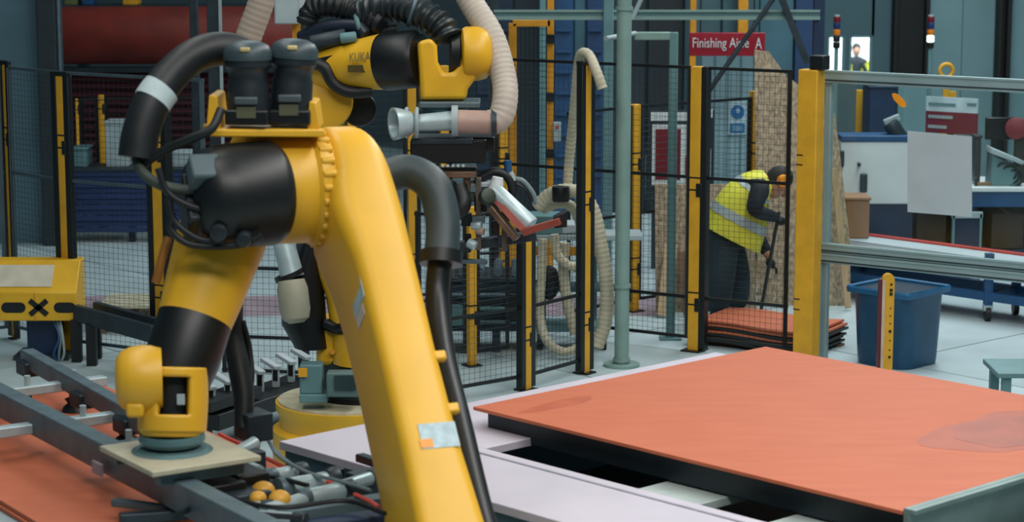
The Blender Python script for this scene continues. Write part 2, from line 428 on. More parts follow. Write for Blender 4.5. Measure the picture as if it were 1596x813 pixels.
# ================================================================ FENCES
def fence_run(name, lab, pts, h, rails, posts, post_w=.09, pw=None, strip=0., both=False, fm=None, wires=True, mesh_h0=.1, vp=.043, hp=.04, ym=POSTY, blk=True, cat='fence', clampz=(.35, 1.2)):
    """pts: list of XY along the run; posts: list of (index, height)"""
    c = sum((V(p) for p in pts), V((0, 0))) / len(pts)
    t = thing(name, lab, cat, (c.x, c.y, 0))
    for i in range(len(pts) - 1):
        a = V((*pts[i], 0)); b = V((*pts[i + 1], 0)); d = (b - a).normalized()
        a2 = a + d * (post_w * .55); b2 = b - d * (post_w * .55)
        mb = MB()
        for z in rails: mb.bar(a2 + V((0, 0, z)), b2 + V((0, 0, z)), .02, .022)
        if blk:
            for q, sg in ((a2, 1), (b2, -1)):
                mb.bar(q + d * .018 * sg + V((0, 0, mesh_h0)), q + d * .018 * sg + V((0, 0, h)), .03, .03)
        fr = part(t, 'panel_frame', mb, fm or BLK, smooth=False)
        if wires:
            mb = MB(); L = (b2 - a2).length; n = int(L / vp)
            for k in range(1, n): mb.wire(a2 + d * (L * k / n) + V((0, 0, mesh_h0)), a2 + d * (L * k / n) + V((0, 0, h)), .0012)
            n = int((h - mesh_h0) / hp)
            for k in range(n + 1):
                z = mesh_h0 + (h - mesh_h0) * k / n; mb.wire(a2 + V((0, 0, z)), b2 + V((0, 0, z)), .0012)
            part(fr, 'wire_mesh', mb, WIRE, smooth=False, kind='stuff')
    pw0 = post_w
    for (i, ph) in posts:
        post_w = (pw or {}).get(i, pw0)
        p = V((*pts[i], 0)); j = min(i, len(pts) - 2); d = (V((*pts[j + 1], 0)) - V((*pts[j], 0))).normalized()
        nrm = V((-d.y, d.x, 0))
        R = rot_to(d, nrm, (0, 0, 1))
        po = part(t, 'post', MB().box(p + V((0, 0, ph / 2)), (post_w, post_w * .75, ph), R), ym, bevel=.006)
        if strip: part(po, 'black_channel', MB().box(p + d * (post_w / 2 + strip / 2) + V((0, 0, ph / 2 + .01)), (strip, post_w * .8, ph - .02), R), BLK, bevel=.004)
        if both:
            part(po, 'black_channel', MB().box(p - d * (post_w / 2 + strip / 2) + V((0, 0, ph / 2 + .01)), (strip, post_w * .8, ph - .02), R), BLK, bevel=.004)
            part(po, 'cap', MB().box(p + V((0, 0, ph + .015)), (post_w + 2 * strip, post_w * .9, .03), R), BLK, bevel=.004)
        part(po, 'foot_plate', MB().box(p + V((0, 0, .006)), (post_w * 1.7, post_w * 1.9, .012), R), BLK)
        for z in clampz:
            if z < ph - .1:
                part(po, 'clamp', MB().box(p + d * post_w * .42 + V((0, 0, z)), (post_w * .55, post_w * .95, .1), R), BLK, bevel=.006)
                part(po, 'band', MB().box(p + V((0, 0, z)), (post_w * 1.02, post_w * .77, .012), R), BLK)
                part(po, 'band', MB().box(p + V((0, 0, z + .09)), (post_w * 1.02, post_w * .77, .012), R), BLK)
    return t

RAILS = [.10, .40, 1.29, 2.09]
fence_run('safety_fence', 'long black mesh safety fence with yellow posts before the hi-vis worker',
          [XY(757, 17.25), XY(1084, 16.3), XY(1239, 15.9)], 2.09, RAILS, [(1, 2.1)], .088, None, .05)
# nearer low fence
fence_run('safety_fence', 'mesh fence with one tall and one short yellow post right of the yellow arm',
          [XY(690, 14.5), XY(820, 14.95), XY(912, 15.5)], 1.02, [.1, .57], [(1, 1.09), (2, 2.17)], .066, None, .045, True)
fence_run('safety_fence', 'back mesh fence with yellow posts under the crimson aisle sign',
          [XY(878, 17.3), XY(988, 17.9), XY(1172, 18.7)], 1.66, [.1, .8, 1.66], [(1, 1.68), (2, 1.72)], .075, vp=.06, hp=.05)
# left fence
fence_run('safety_fence', 'mesh safety fence corner at left behind the yellow control box',
          [XY(-60, 16.5), XY(18, 16.75), XY(104, 16.2), XY(252, 15.75), XY(330, 15.5)], 2.06, [.1, 1.28, 2.06], [(1, 2.08), (2, 2.04), (3, 2.04)], .07, {1: .036, 2: .065, 3: .09}, .05, True, mat('rail_grey', (78, 94, 102), .4, .3), clampz=(.5, 1.52))
fence_run('safety_fence', 'far mesh fence line before the maroon partition',
          [XY(20, 22.5), XY(127, 22.6), XY(165, 22.7), XY(445, 22.9)], 1.30, [.1, .55, 1.30], [(1, 1.31), (2, 1.34)], .06, {1: .03}, vp=.07, hp=.05)
# middle background posts (behind the second robot)
fence_run('safety_fence', 'middle mesh fence with slim yellow posts behind the gripper tooling',
          [XY(445, 17.9), XY(550, 18.0), XY(643, 18.1), XY(693, 18.15), XY(784, 18.3)], 1.95, [.1, .42, 1.1, 1.95], [(1, 1.65), (2, 1.97), (3, 1.97), (4, 1.97)], .07, vp=.06, hp=.05)
fence_run('safety_fence', 'short mesh fence with one yellow post below the gripper tooling',
          [XY(640, 15.9), XY(735, 15.75), XY(800, 15.95)], 1.1, [.1, .45, 1.08], [(1, 1.15)], .062)

fence_run('safety_fence', 'low mesh fence seen between the two yellow robots',
          [XY(336, 15.55), XY(560, 15.35)], 1.25, [.02, .26, .75, 1.25], [], .06, mesh_h0=0.)
wk = struct('floor_marking', MB().box((-2.0, 18.15, .0015), (6.6, .9, .003)), mat('faded_walkway_paint', (158, 140, 150), .6, 0, .15, 2))
# orange-framed gate in the centre background
t = thing('machine_guard_gate', 'tall amber framed machine gate in the blue background', 'gate', (XY(828, 20).x, 20, 0))
zt_ = P(828, 36, 20).z
xa, xb = XY(799, 20).x, XY(857, 20).x
part(t, 'gate_post', MB().box((xa, 20, zt_ / 2), (.07, .07, zt_)), AMBER, bevel=.005)
pz = P(857, -10, 20).z
po = part(t, 'gate_post', MB().box((xb, 20, pz / 2), (.06, .07, pz)), AMBER, bevel=.005)
for yy in (60, 150, 238): part(po, 'hinge', MB().box((xb, 19.95, P(857, yy, 20).z), (.07, .05, .08)), BLK, bevel=.004)
part(t, 'gate_top_bar', MB().bar((xa, 20, zt_), (xb, 20, zt_), .07, .06), AMBER, bevel=.005)
mb = MB()
for k in range(1, 9): mb.wire((xa + (xb - xa) * k / 9, 20, .1), (xa + (xb - xa) * k / 9, 20, zt_), .003)
for k in range(40): mb.wire((xa, 20, .1 + (zt_ - .1) * k / 40), (xb, 20, .1 + (zt_ - .1) * k / 40), .0025)
part(t, 'wire_mesh', mb, WIRE, smooth=False, kind='stuff')
lk = part(t, 'lock_box', MB().box(P(868, 205, 19.93), (.07, .06, .17)), LGREY, bevel=.006)
part(lk, 'lock_button', MB().cyl(P(868, 198, 19.9), P(868, 198, 19.88), .015, n=12), REDP)

# blue machine / press wall behind
ym_ = 23.6
specs = [(742, 800, (20, 44, 66)), (800, 862, (24, 40, 50)), (862, 893, (30, 72, 112)), (893, 912, (58, 96, 110)), (912, 940, (28, 62, 100)), (940, 1006, (30, 44, 52)),
         (1006, 1062, (24, 34, 40)), (1062, 1120, (62, 92, 100)), (1120, 1178, (58, 92, 102)), (1178, 1232, (60, 98, 112)), (1232, 1262, (30, 60, 96))]
t = thing('press_line_enclosure', 'tall dark blue machine enclosure of upright panels behind the fence', 'machine', (XY(1000, ym_).x, ym_, 0))
for k, (a, b, c) in enumerate(specs):
    xa, xb = XY(a, ym_).x, XY(b, ym_).x
    m = mat('enclosure_panel_%d' % k, c, .5, 0, .12, 3)
    po = part(t, 'upright_panel', MB().box(((xa + xb) / 2, ym_ + .1 + .04 * (k % 2), 2.3), (xb - xa - .012, .12, 4.6)), m, bevel=.01)
    if k in (2, 4, 0):
        for q in range(18): part(po, 'louvre', MB().box(((xa + xb) / 2, ym_ + .02, .4 + q * .22), (xb - xa - .05, .05, .03)), m, smooth=False)
part(t, 'column', MB().box((XY(845, ym_).x, ym_ - .1, 2.3), (.06, .1, 4.6)), TEALP)
part(t, 'column', MB().box((XY(1150, ym_).x, ym_ - .1, 2.3), (.1, .1, 4.6)), AMBER)
part(t, 'column', MB().box((XY(1074, ym_).x, ym_ - .1, 2.3), (.06, .1, 4.6)), AMBER)

# horizontal cable tray gantry
yg = 19.4
t = thing('gantry_rail', 'teal grey overhead rail crossing behind the round pole', 'gantry', (XY(1000, yg).x, yg, 0))
za = P(900, 22, yg).z
xa, xb = XY(770, yg).x, XY(1268, yg).x
part(t, 'rail_beam', MB().box(((xa + xb) / 2, yg, za), (xb - xa, .12, .05)), TEALP, bevel=.006)
part(t, 'rail_lip', MB().box(((xa + xb) / 2, yg - .07, za - .03), (xb - xa, .02, .03)), GALV)
part(t, 'rail_lip', MB().box(((xa + xb) / 2, yg - .07, za + .03), (xb - xa, .02, .02)), GALV)
hz = P(945, -30, yg).z
part(t, 'hanger_post', MB().box((XY(945, yg).x, yg - .1, hz / 2), (.085, .08, hz)), TEALP, bevel=.006)
part(t, 'hanger_post', MB().box((xb, yg, hz / 2), (.09, .1, hz)), mat('navy_post', (18, 44, 76), .5))
part(t, 'hanger_post', MB().box((xa, yg, hz / 2), (.09, .1, hz)), DSTEEL)
part(t, 'diagonal_brace', MB().cyl(P(1212, -12, yg - .15), P(1098, 152, yg - .15), .022, n=10), DSTEEL)
part(t, 'diagonal_brace', MB().bar(P(1216, -8, yg - .1), P(1258, 98, yg - .1), .05, .09, (0, 1, 0)), DSTEEL)
part(t, 'stay_rod', MB().cyl(P(985, 30, yg - .1), P(1003, -10, yg - .1), .02, n=10), LGREY)

# round pole and inverted U pipe frame
yp = 15.75
t = thing('round_pole', 'tall pale grey green round pole beside the cream hose', 'pole', (XY(967, yp).x, yp, 0))
zt2 = P(967, -40, yp).z; px_ = XY(970, yp).x
part(t, 'pole_tube', MB().cyl((px_, yp, 0), (px_, yp, zt2), .052, n=24), GALV)
for yy in (13, 445, 560): part(t, 'clamp_ring', MB().cyl((px_, yp, P(967, yy, yp).z - .012), (px_, yp, P(967, yy, yp).z + .012), .062, n=24), GALV)
part(t, 'foot_plate', MB().cyl((px_, yp, 0), (px_, yp, .02), .13, n=24), GALV)
ypf = 16.75
t = thing('pipe_frame', 'teal grey inverted L pipe frame right of the round pole', 'frame', (XY(1046, ypf).x, ypf, 0))
zf = P(1045, 56, ypf).z; xf = XY(1046, ypf).x
part(t, 'upright_tube', MB().bar((xf, ypf, 0), (xf, ypf, zf + .03), .065, .065), TEALP, bevel=.008)
part(t, 'cross_tube', MB().bar((XY(985, ypf).x, ypf, zf), (xf + .03, ypf, zf), .06, .06), GALV, bevel=.008)
part(t, 'foot_plate', MB().box((xf, ypf, .008), (.16, .16, .016)), TEALP)
part(t, 'arm_bracket', MB().cyl(P(944, 60, 16.2), P(990, 52, ypf - .02), .018, n=10), LGREY)

# signs
def sign_frame(Y, px0, px1): return XY(px0, Y).x, XY(px1, Y).x
ys_ = 20.4
xa, xb = sign_frame(ys_, 1070, 1186); z0, z1 = P(1100, 87, ys_).z, P(1100, 51, ys_).z
t = thing('aisle_sign', 'crimson aisle sign with white lettering Finishing Aisle A', 'sign', ((xa + xb) / 2, ys_, z0))
part(t, 'sign_board', MB().box(((xa + xb) / 2, ys_, (z0 + z1) / 2), (xb - xa, .04, z1 - z0)), CRIM, bevel=.004)
ux = (xb - xa) / 116
text(t, 'lettering', 'Finishing Aisle', (xa + 5 * ux, ys_ - .022, z0 + 8 * ux), (1, 0, 0), (0, 0, 1), 86 * ux, 20 * ux, WHITE)
text(t, 'lettering', 'A', (xa + 101 * ux, ys_ - .022, z0 + 11 * ux), (1, 0, 0), (0, 0, 1), 10 * ux, 17 * ux, WHITE)
for xx in (xa + .1, xb - .1): part(t, 'hanging_rod', MB().cyl((xx, ys_, z1), (xx, ys_, z1 + 1.0), .008, n=8), DSTEEL)
# grey wall panel under it
yw = 20.7
xa, xb = sign_frame(yw, 1090, 1190); z1 = P(1100, 84, yw).z
t = thing('partition_panel', 'pale blue grey partition panel below the crimson aisle sign', 'partition', ((xa + xb) / 2, yw, 0))
mb = part(t, 'panel_sheet', MB().box(((xa + xb) / 2, yw, z1 / 2), (xb - xa, .06, z1)), mat('blue_grey_panel', (132, 164, 174), .6, 0, .06, 2))
for k in range(1, 5): part(t, 'panel_rib', MB().box((xa + (xb - xa) * k / 5, yw - .033, z1 / 2), (.012, .01, z1)), TEALP, smooth=False)
xs0, xs1 = sign_frame(yw - .06, 1132, 1160); z0, z1 = P(1140, 210, yw - .06).z, P(1140, 158, yw - .06).z
t = thing('mandatory_sign', 'small white sign with blue disc and blue text block', 'sign', ((xs0 + xs1) / 2, yw - .05, z0))
part(t, 'sign_board', MB().box(((xs0 + xs1) / 2, yw - .045, (z0 + z1) / 2), (xs1 - xs0, .012, z1 - z0)), mat('pale_blue_board', (176, 206, 216), .5))
cz = z0 + (z1 - z0) * .68
d_ = part(t, 'blue_disc', MB().cyl(((xs0 + xs1) / 2, yw - .05, cz), ((xs0 + xs1) / 2, yw - .058, cz), (xs1 - xs0) * .38, n=28), PALBL)
part(d_, 'head_symbol', MB().ball(((xs0 + xs1) / 2, yw - .058, cz + .012), .02, (1, .2, 1.2), 12, 8), mat('pale_symbol', (150, 190, 214), .5))
tb_ = part(t, 'text_block', MB().box(((xs0 + xs1) / 2, yw - .053, z0 + (z1 - z0) * .2), ((xs1 - xs0) * .8, .008, (z1 - z0) * .28)), PALBL)
for q in (.14, .2, .26): part(tb_, 'text_line', MB().box(((xs0 + xs1) / 2, yw - .058, z0 + (z1 - z0) * q), ((xs1 - xs0) * .55, .006, .008)), MATS['pale_symbol'], smooth=False)
# notice board
yn = 20.0
xa, xb = sign_frame(yn, 1014, 1110); z0, z1 = P(1050, 292, yn).z, P(1050, 172, yn).z
t = thing('notice_board', 'dark notice board with white cards and crimson poster', 'board', ((xa + xb) / 2, yn, 0))
part(t, 'back_board', MB().box(((xa + xb) / 2, yn, (z0 + z1) / 2), (xb - xa, .04, z1 - z0)), mat('board_dark', (28, 48, 56), .6))
for xx in (xa + .03, xb - .03): part(t, 'leg', MB().box((xx, yn + .03, z1 / 2), (.05, .04, z1)), DSTEEL)
def card(p0, p1, q0, q1, m, d=.03, nm='card'):
    a = P(p0, q1, yn - d); b = P(p1, q0, yn - d)
    return part(t, nm, MB().box(((a.x + b.x) / 2, yn - d, (a.z + b.z) / 2), (b.x - a.x, .012, b.z - a.z)), m, smooth=False)
card(1014, 1072, 175, 188, WHITE); card(1097, 1111, 170, 183, WHITE)
c_ = card(1016, 1070, 194, 288, WHITE, nm='poster')
a = P(1021, 280, yn - .04); b = P(1061, 201, yn - .04)
pp = part(c_, 'poster_field', MB().box(((a.x + b.x) / 2, yn - .04, (a.z + b.z) / 2), (b.x - a.x, .008, b.z - a.z)), mat('dark_crimson', (112, 10, 26), .5))
card(1086, 1106, 190, 200, WHITE); card(1090, 1108, 232, 276, WHITE)
a = P(1068, 276, yn - .045); b = P(1101, 244, yn - .045)
part(t, 'poster', MB().box(((a.x + b.x) / 2, yn - .045, (a.z + b.z) / 2), (b.x - a.x, .008, b.z - a.z)), MATS['dark_crimson'])

# ---- OSB boards
yo = 18.05
def board(name, lab, pts, Y, th, m, lean=0., cat='board'):
    p3 = []
    zmax = max(P(a, b, Y).z for a, b in pts)
    for a, b in pts:
        q = P(a, b, Y); p3.append(V((q.x, Y + lean * max(0, q.z) / zmax, max(0.0, q.z))))
    return single(name, lab, cat, MB().prism(p3, (0, th, 0)), m, smooth=False)
board('strand_board', 'tall speckled tan strand board behind the hi-vis worker', [(1181, 488), (1181, 81), (1204, 84), (1228, 118), (1306, 180), (1314, 250), (1326, 372), (1326, 488)], 18.15, .03, OSB, .25)
board('strand_board', 'low wide speckled tan strand board left of the worker legs', [(1092, 500), (1092, 291), (1179, 288), (1179, 500)], 17.95, .02, OSB, .12)
board('strand_board', 'low tan strand board seen left of the yellow fence post', [(1022, 500), (1022, 289), (1072, 290), (1072, 500)], 17.85, .02, OSB, .1)
single('plank', 'narrow plank leaning on the low strand board left of the post', 'plank', MB().bar(PH(1034, 492, .02) , P(1046, 380, 17.8), .1, .02, (0, 1, 0)), PLY)
single('plank', 'brown plank leaning across the low strand board', 'plank', MB().bar(PH(1072, 490, .02), P(1062, 392, 17.78), .07, .02, (0, 1, 0)), BROWN)
single('plank', 'pale batten leaning beside the tall strand board right of the yellow column', 'plank', MB().bar(PH(1322, 480, .02), P(1300, 262, 18.0), .05, .03, (0, 1, 0)), PLY)

# ================================================================ RIGHT: guard frame, pane, yellow column
g0 = V((*XY(1284, 15.75), 0)); g1 = V((*XY(1640, 14.78), 0)); gd = (g1 - g0).normalized(); gn = V((gd.y, -gd.x, 0))
if gn.y > 0: gn = -gn
GR = rot_to(gd, gn, (0, 0, 1))
zr1 = 2.07; zr2 = .825
t = thing('guard_frame', 'aluminium profile guard frame with clear pane at right', 'guard', (*(g0 + (g1 - g0) / 2).xy, 0))
def extr(z, h, nm):
    b_ = part(t, nm, MB().box((g0 + g1) / 2 + V((0, 0, z)), ((g1 - g0).length + .06, .05, h), GR), ALU, bevel=.006)
    for q in (-.26,):
        part(b_, 'slot', MB().box((g0 + g1) / 2 + gn * .026 + V((0, 0, z + q * h)), ((g1 - g0).length + .05, .006, .010), GR), DSTEEL, smooth=False)
    part(b_, 'ridge', MB().box((g0 + g1) / 2 + gn * .028 + V((0, 0, z + .42 * h)), ((g1 - g0).length + .05, .008, .014), GR), ALU, smooth=False)
    return b_
extr(zr1, .09, 'top_rail'); extr(zr2 + .033, .065, 'middle_rail'); extr(zr2 - .04, .07, 'middle_rail')
for q in (g0, g1):
    part(t, 'upright', MB().box(q - gn * .03 + V((0, 0, zr1 / 2)), (.05, .05, zr1), GR), ALU, bevel=.006)
part(t, 'upright', MB().box(g0 + gn * .03 - gd * .03 + V((0, 0, zr2 / 2 - .04)), (.045, .05, zr2 - .08), GR), ALU, bevel=.006)
gm = bpy.data.materials.new('clear_polycarbonate'); gm.use_nodes = True
nt = gm.node_tree; nt.nodes.clear()
o_ = nt.nodes.new('ShaderNodeOutputMaterial'); mx = nt.nodes.new('ShaderNodeMixShader'); tr = nt.nodes.new('ShaderNodeBsdfTransparent'); gl = nt.nodes.new('ShaderNodeBsdfGlossy')
tr.inputs[0].default_value = (.93, .97, .97, 1); gl.inputs['Roughness'].default_value = .12; mx.inputs[0].default_value = .035
nt.links.new(tr.outputs[0], mx.inputs[1]); nt.links.new(gl.outputs[0], mx.inputs[2]); nt.links.new(mx.outputs[0], o_.inputs[0])
part(t, 'clear_pane', MB().box((g0 + g1) / 2 + V((0, 0, (zr1 + zr2) / 2)), ((g1 - g0).length - .06, .006, zr1 - zr2 - .1), GR), gm, smooth=False)
# sheet of paper on the pane + orange oval disc
def on_plane(px, py, off=.012):
    """pixel ray hit with the guard plane"""
    o = V((0, 0, HC)); x = (px - CX) / F; y = -(py - CY) / F
    d = V((x, math.cos(TH) + y * math.sin(TH), -math.sin(TH) + y * math.cos(TH)))
    q = g0 + gn * off; k = (q - o).dot(gn) / d.dot(gn); return o + d * k
pp = [on_plane(1415, 330), on_plane(1515, 338), on_plane(1515, 213), on_plane(1415, 204)]
single('notice_sheet', 'blank pale grey sheet fixed on the clear guard pane', 'sheet', MB().prism(pp, gn * .006), PALEG, smooth=False)
c = on_plane(1402, 156, .016); ring = []
for k in range(20):
    a = 2 * PI * k / 20; q = gd * math.cos(a) * .066 + V((0, 0, 1)) * math.sin(a) * .024
    an = -.72; ring.append(c + gd * (q.dot(gd) * math.cos(an) - q.z * math.sin(an)) + V((0, 0, q.dot(gd) * math.sin(an) + q.z * math.cos(an))))
single('orange_oval', 'small tilted orange oval disc on the clear pane', 'sticker', MB().prism(ring, gn * .012), ORP)

yc_ = 15.55
p0 = V((*XY(1259, yc_), 0)); ph_ = P(1262, 108, yc_).z
t = thing('yellow_column', 'wide yellow guard column beside the aluminium frame', 'column', (p0.x, p0.y, 0))
part(t, 'column_body', MB().box(p0 + V((0, 0, ph_ / 2)), (.15, .12, ph_), GR), POSTY, bevel=.008)
part(t, 'foot_plate', MB().box(p0 + V((0, 0, .008)), (.26, .22, .016), GR), BLK)
part(t, 'black_cap', MB().box(p0 + gd * .06 + V((0, 0, ph_ + .05)), (.11, .1, .1), GR), BLK, bevel=.008)
for yy in (241, 256, 465, 481):
    part(t, 'slot_mark', MB().box(p0 + gn * .058 - gd * .05 + V((0, 0, P(1262, yy, yc_).z)), (.05, .008, .008), GR), BLK, smooth=False)

# yellow gauge post in front
yg2 = 15.0
t = thing('gauge_post', 'short yellow post with black marks before the blue bin', 'post', (XY(1384, yg2).x, yg2, 0))
zg = P(1384, 436, yg2).z; xg = XY(1386, yg2).x
prof = [(xg - .042, 0), (xg + .042, 0), (xg + .042, zg)] + [(xg + .042 * math.cos(a), zg + .042 * math.sin(a)) for a in [PI * k / 10 for k in range(1, 10)]] + [(xg - .042, zg)]
part(t, 'post_body', MB().prism([V((x, yg2, z)) for x, z in prof], (0, .05, 0)), POSTY, bevel=.004)
part(t, 'maroon_edge', MB().box((xg - .052, yg2 + .03, zg / 2), (.022, .05, zg)), mat('maroon_edge', (96, 34, 46), .5))
part(t, 'pale_strip', MB().box((xg - .032, yg2 - .004, zg / 2), (.02, .006, zg)), mat('pale_strip', (196, 170, 150), .5), smooth=False)
for k, (yy, w_) in enumerate(((443, .014), (452, .02), (458, .02), (480, .008), (492, .008), (504, .008), (516, .018), (530, .008), (545, .008), (556, .016))):
    part(t, 'mark', MB().box((xg + .018, yg2 - .003, P(1384, yy, yg2).z), (w_, .006, w_ * .9)), BLK, smooth=False)
part(t, 'foot_plate', MB().box((xg, yg2 + .02, .006), (.16, .16, .012)), DSTEEL)

# blue bin
yb2 = 15.88
cb = V((*XY(1402, yb2), 0)); zb = P(1402, 446, yb2).z
t = thing('waste_bin', 'dark blue square plastic bin below the guard rail', 'bin', cb)
def sq(hw, z, rot=PI / 4, r=.12, n=5):
    out = []
    for cx_, cy_, a0 in ((1, 1, 0), (-1, 1, PI / 2), (-1, -1, PI), (1, -1, 1.5 * PI)):
        for k in range(n):
            a = a0 + PI / 2 * k / (n - 1)
            x = cx_ * (hw - r * hw) + math.cos(a) * r * hw; y = cy_ * (hw - r * hw) + math.sin(a) * r * hw
            out.append(cb + V((x * math.cos(rot) - y * math.sin(rot), x * math.sin(rot) + y * math.cos(rot), z)))
    return out
part(t, 'bin_body', MB().loft([sq(.23, .0, r=.5), sq(.236, .05, r=.5), sq(.255, zb - .04, r=.45), sq(.262, zb - .02, r=.3), sq(.245, zb - .02, r=.4), sq(.2, .05, r=.5)]), BINB)
part(t, 'bin_rim', MB().loft([sq(.245, zb - .03), sq(.272, zb - .035), sq(.276, zb), sq(.268, zb + .012), sq(.248, zb + .004), sq(.245, zb - .03)], caps=False), mat('bin_rim_blue', (26, 96, 142), .4))
part(t, 'bag_liner', MB().loft([sq(.243, zb - .01, r=.4), sq(.2, zb - .12, r=.5), sq(.05, zb - .16, r=.6)]), mat('dark_bag', (18, 44, 66), .35, 0, .3, 6, bump=.6, bscale=10))

# cart with red bars and white sheets
yc2 = 17.6
t = thing('parts_trolley', 'blue steel trolley on castors carrying red edged boards', 'trolley', (XY(1470, yc2).x, yc2, 0))
def q2(px, py, Y): return P(px, py, Y)
lx0, lx1 = XY(1290, 18.6), XY(1660, 17.0)
c0 = V((*lx0, 0)); c1 = V((*lx1, 0)); cd = (c1 - c0).normalized(); cn = V((-cd.y, cd.x, 0))
zt3 = P(1545, 421, 17.45).z
for off in (0, .4):
    part(t, 'long_rail', MB().bar(c0 + cn * off + V((0, 0, zt3 - .03)), c1 + cn * off + V((0, 0, zt3 - .03)), .06, .06), NAVY if off else BLUE)
    part(t, 'lower_rail', MB().bar(c0 + cn * off + V((0, 0, .2)), c1 + cn * off + V((0, 0, .2)), .06, .07), BLUE)
L_ = (c1 - c0).length
legx = [(c0 + cd * (L_ * k)) for k in (.03, .70, .97)]
for lq in legx:
    for off in (0, .4):
        q = lq + cn * off
        part(t, 'leg', MB().bar(q + V((0, 0, .13)), q + V((0, 0, zt3 + (.13 if off == 0 else 0))), .065, .065), BLUE)
        ca_ = part(t, 'castor', MB().cyl(q + V((-.02, 0, .06)), q + V((.02, 0, .06)), .06, n=18), BLK2)
        part(ca_, 'castor_fork', MB().box(q + V((0, 0, .11)), (.07, .06, .05)), SILV)
for lq in legx: part(t, 'cross_rail', MB().bar(lq + V((0, 0, .2)), lq + cn * .4 + V((0, 0, .2)), .05, .06), BLUE)
bd = thing('board_stack', 'pale boards with red edges lying on the blue trolley', 'boards', (*(c0 + (c1 - c0) / 2 + cn * .2).xy, zt3))
RE = rot_to(cd, cn, (0, 0, 1))
for k, (m, th, of) in enumerate(((REDP, .03, 0), (WHITE, .035, .02), (PALEG, .02, .03), (REDP, .015, .33))):
    z = zt3 + (0, .03, .065, .085)[k]
    part(bd, 'board', MB().box((c0 + c1) / 2 + cn * (.2 + of * .45) + V((0, 0, z + th / 2)), (L_ * .98, .4 - of, th - .001), RE), m, smooth=False)
single('red_bar', 'red steel bar along the trolley edge above the bin', 'bar', MB().bar(c0 + cn * -.05 + V((0, 0, zt3 - .02)), c1 + cn * -.05 + V((0, 0, zt3 - .02)), .03, .05), REDP)

# workbench behind
yk = 19.6
t = thing('workbench', 'long workbench with white top and blue apron behind the pane', 'bench', (XY(1480, yk).x, yk + .4, 0))
wx0, wx1 = XY(1352, yk).x, XY(1680, yk).x; zb3 = P(1560, 292, yk).z
part(t, 'bench_top', MB().box(((wx0 + wx1) / 2, yk + .4, zb3 - .02), (wx1 - wx0, .8, .04)), WHITE, bevel=.006)
part(t, 'apron', MB().box(((wx0 + wx1) / 2, yk + .04, zb3 - .11), (wx1 - wx0, .04, .13)), BLUE)
for xx in (wx0 + .1, (wx0 + wx1) / 2, wx1 - .1): part(t, 'leg', MB().box((xx, yk + .1, (zb3 - .1) / 2), (.07, .07, zb3 - .1)), NAVY)
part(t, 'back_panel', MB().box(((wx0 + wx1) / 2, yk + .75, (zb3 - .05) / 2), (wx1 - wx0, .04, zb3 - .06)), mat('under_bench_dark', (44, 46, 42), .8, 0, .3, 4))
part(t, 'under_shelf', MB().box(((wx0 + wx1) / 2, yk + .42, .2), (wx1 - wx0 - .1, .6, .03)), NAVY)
# framed blue panel under the bench
a = P(1484, 388, yk - .2); b = P(1528, 338, yk - .2)
t = thing('framed_panel', 'small blue panel in grey frame under the workbench', 'panel', ((a.x + b.x) / 2, yk - .2, 0))
part(t, 'panel_face', MB().box(((a.x + b.x) / 2, yk - .2, b.z / 2 + .02), (b.x - a.x, .03, b.z)), NAVY)
for xx in (a.x, b.x): part(t, 'frame_side', MB().box((xx, yk - .21, b.z / 2 + .02), (.02, .05, b.z + .02)), TEALP)
part(t, 'frame_top', MB().box(((a.x + b.x) / 2, yk - .21, b.z + .02), (b.x - a.x + .03, .05, .05)), LGREY)
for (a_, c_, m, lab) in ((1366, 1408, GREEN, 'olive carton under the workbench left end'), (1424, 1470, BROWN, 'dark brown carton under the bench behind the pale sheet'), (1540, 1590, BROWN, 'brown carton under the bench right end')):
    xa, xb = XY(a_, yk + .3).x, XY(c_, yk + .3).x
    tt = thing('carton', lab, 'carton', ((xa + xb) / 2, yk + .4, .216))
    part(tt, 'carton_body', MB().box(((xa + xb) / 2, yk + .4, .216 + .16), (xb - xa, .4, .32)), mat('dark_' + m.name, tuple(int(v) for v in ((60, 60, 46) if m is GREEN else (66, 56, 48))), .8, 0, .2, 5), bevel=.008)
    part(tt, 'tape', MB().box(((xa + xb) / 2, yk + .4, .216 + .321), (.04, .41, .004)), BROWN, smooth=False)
# brown box left by the boards
carton(1318, 1356, 312, 372, 18.55, mat('tan_carton', (150, 112, 82), .75, 0, .1, 5), 'tan cardboard box standing right of the strand boards', 'carton', 'carton', .3)['label']
# white machine cabinet
ymc = 19.3
xa, xb = XY(1300, ymc).x, XY(1422, ymc).x; z1 = P(1350, 216, ymc).z; z0 = P(1350, 312, ymc).z
t = thing('machine_cabinet', 'white machine cabinet with blue top edge behind the pane', 'machine', ((xa + xb) / 2, ymc - .1, 0))
part(t, 'cabinet_body', MB().box(((xa + xb) / 2, ymc - .1, (z1 + z0) / 2), (xb - xa, .3, z1 - z0)), WHITE, bevel=.01)
part(t, 'blue_top_strip', MB().box(((xa + xb) / 2, ymc - .1, z1 + .025), (xb - xa, .32, .05)), BLUE, bevel=.006)
part(t, 'plinth', MB().box(((xa + xb) / 2, ymc - .1, z0 / 2), (xb - xa - .1, .26, z0)), NAVY)
for (px__, py__, w_, h_) in ((1311, 247, .05, .14), (1346, 285, .06, .16), (1339, 256, .03, .03)):
    q = P(px__, py__, ymc - .27); part(t, 'handle', MB().box(q, (w_, .05, h_)), DSTEEL, bevel=.01)
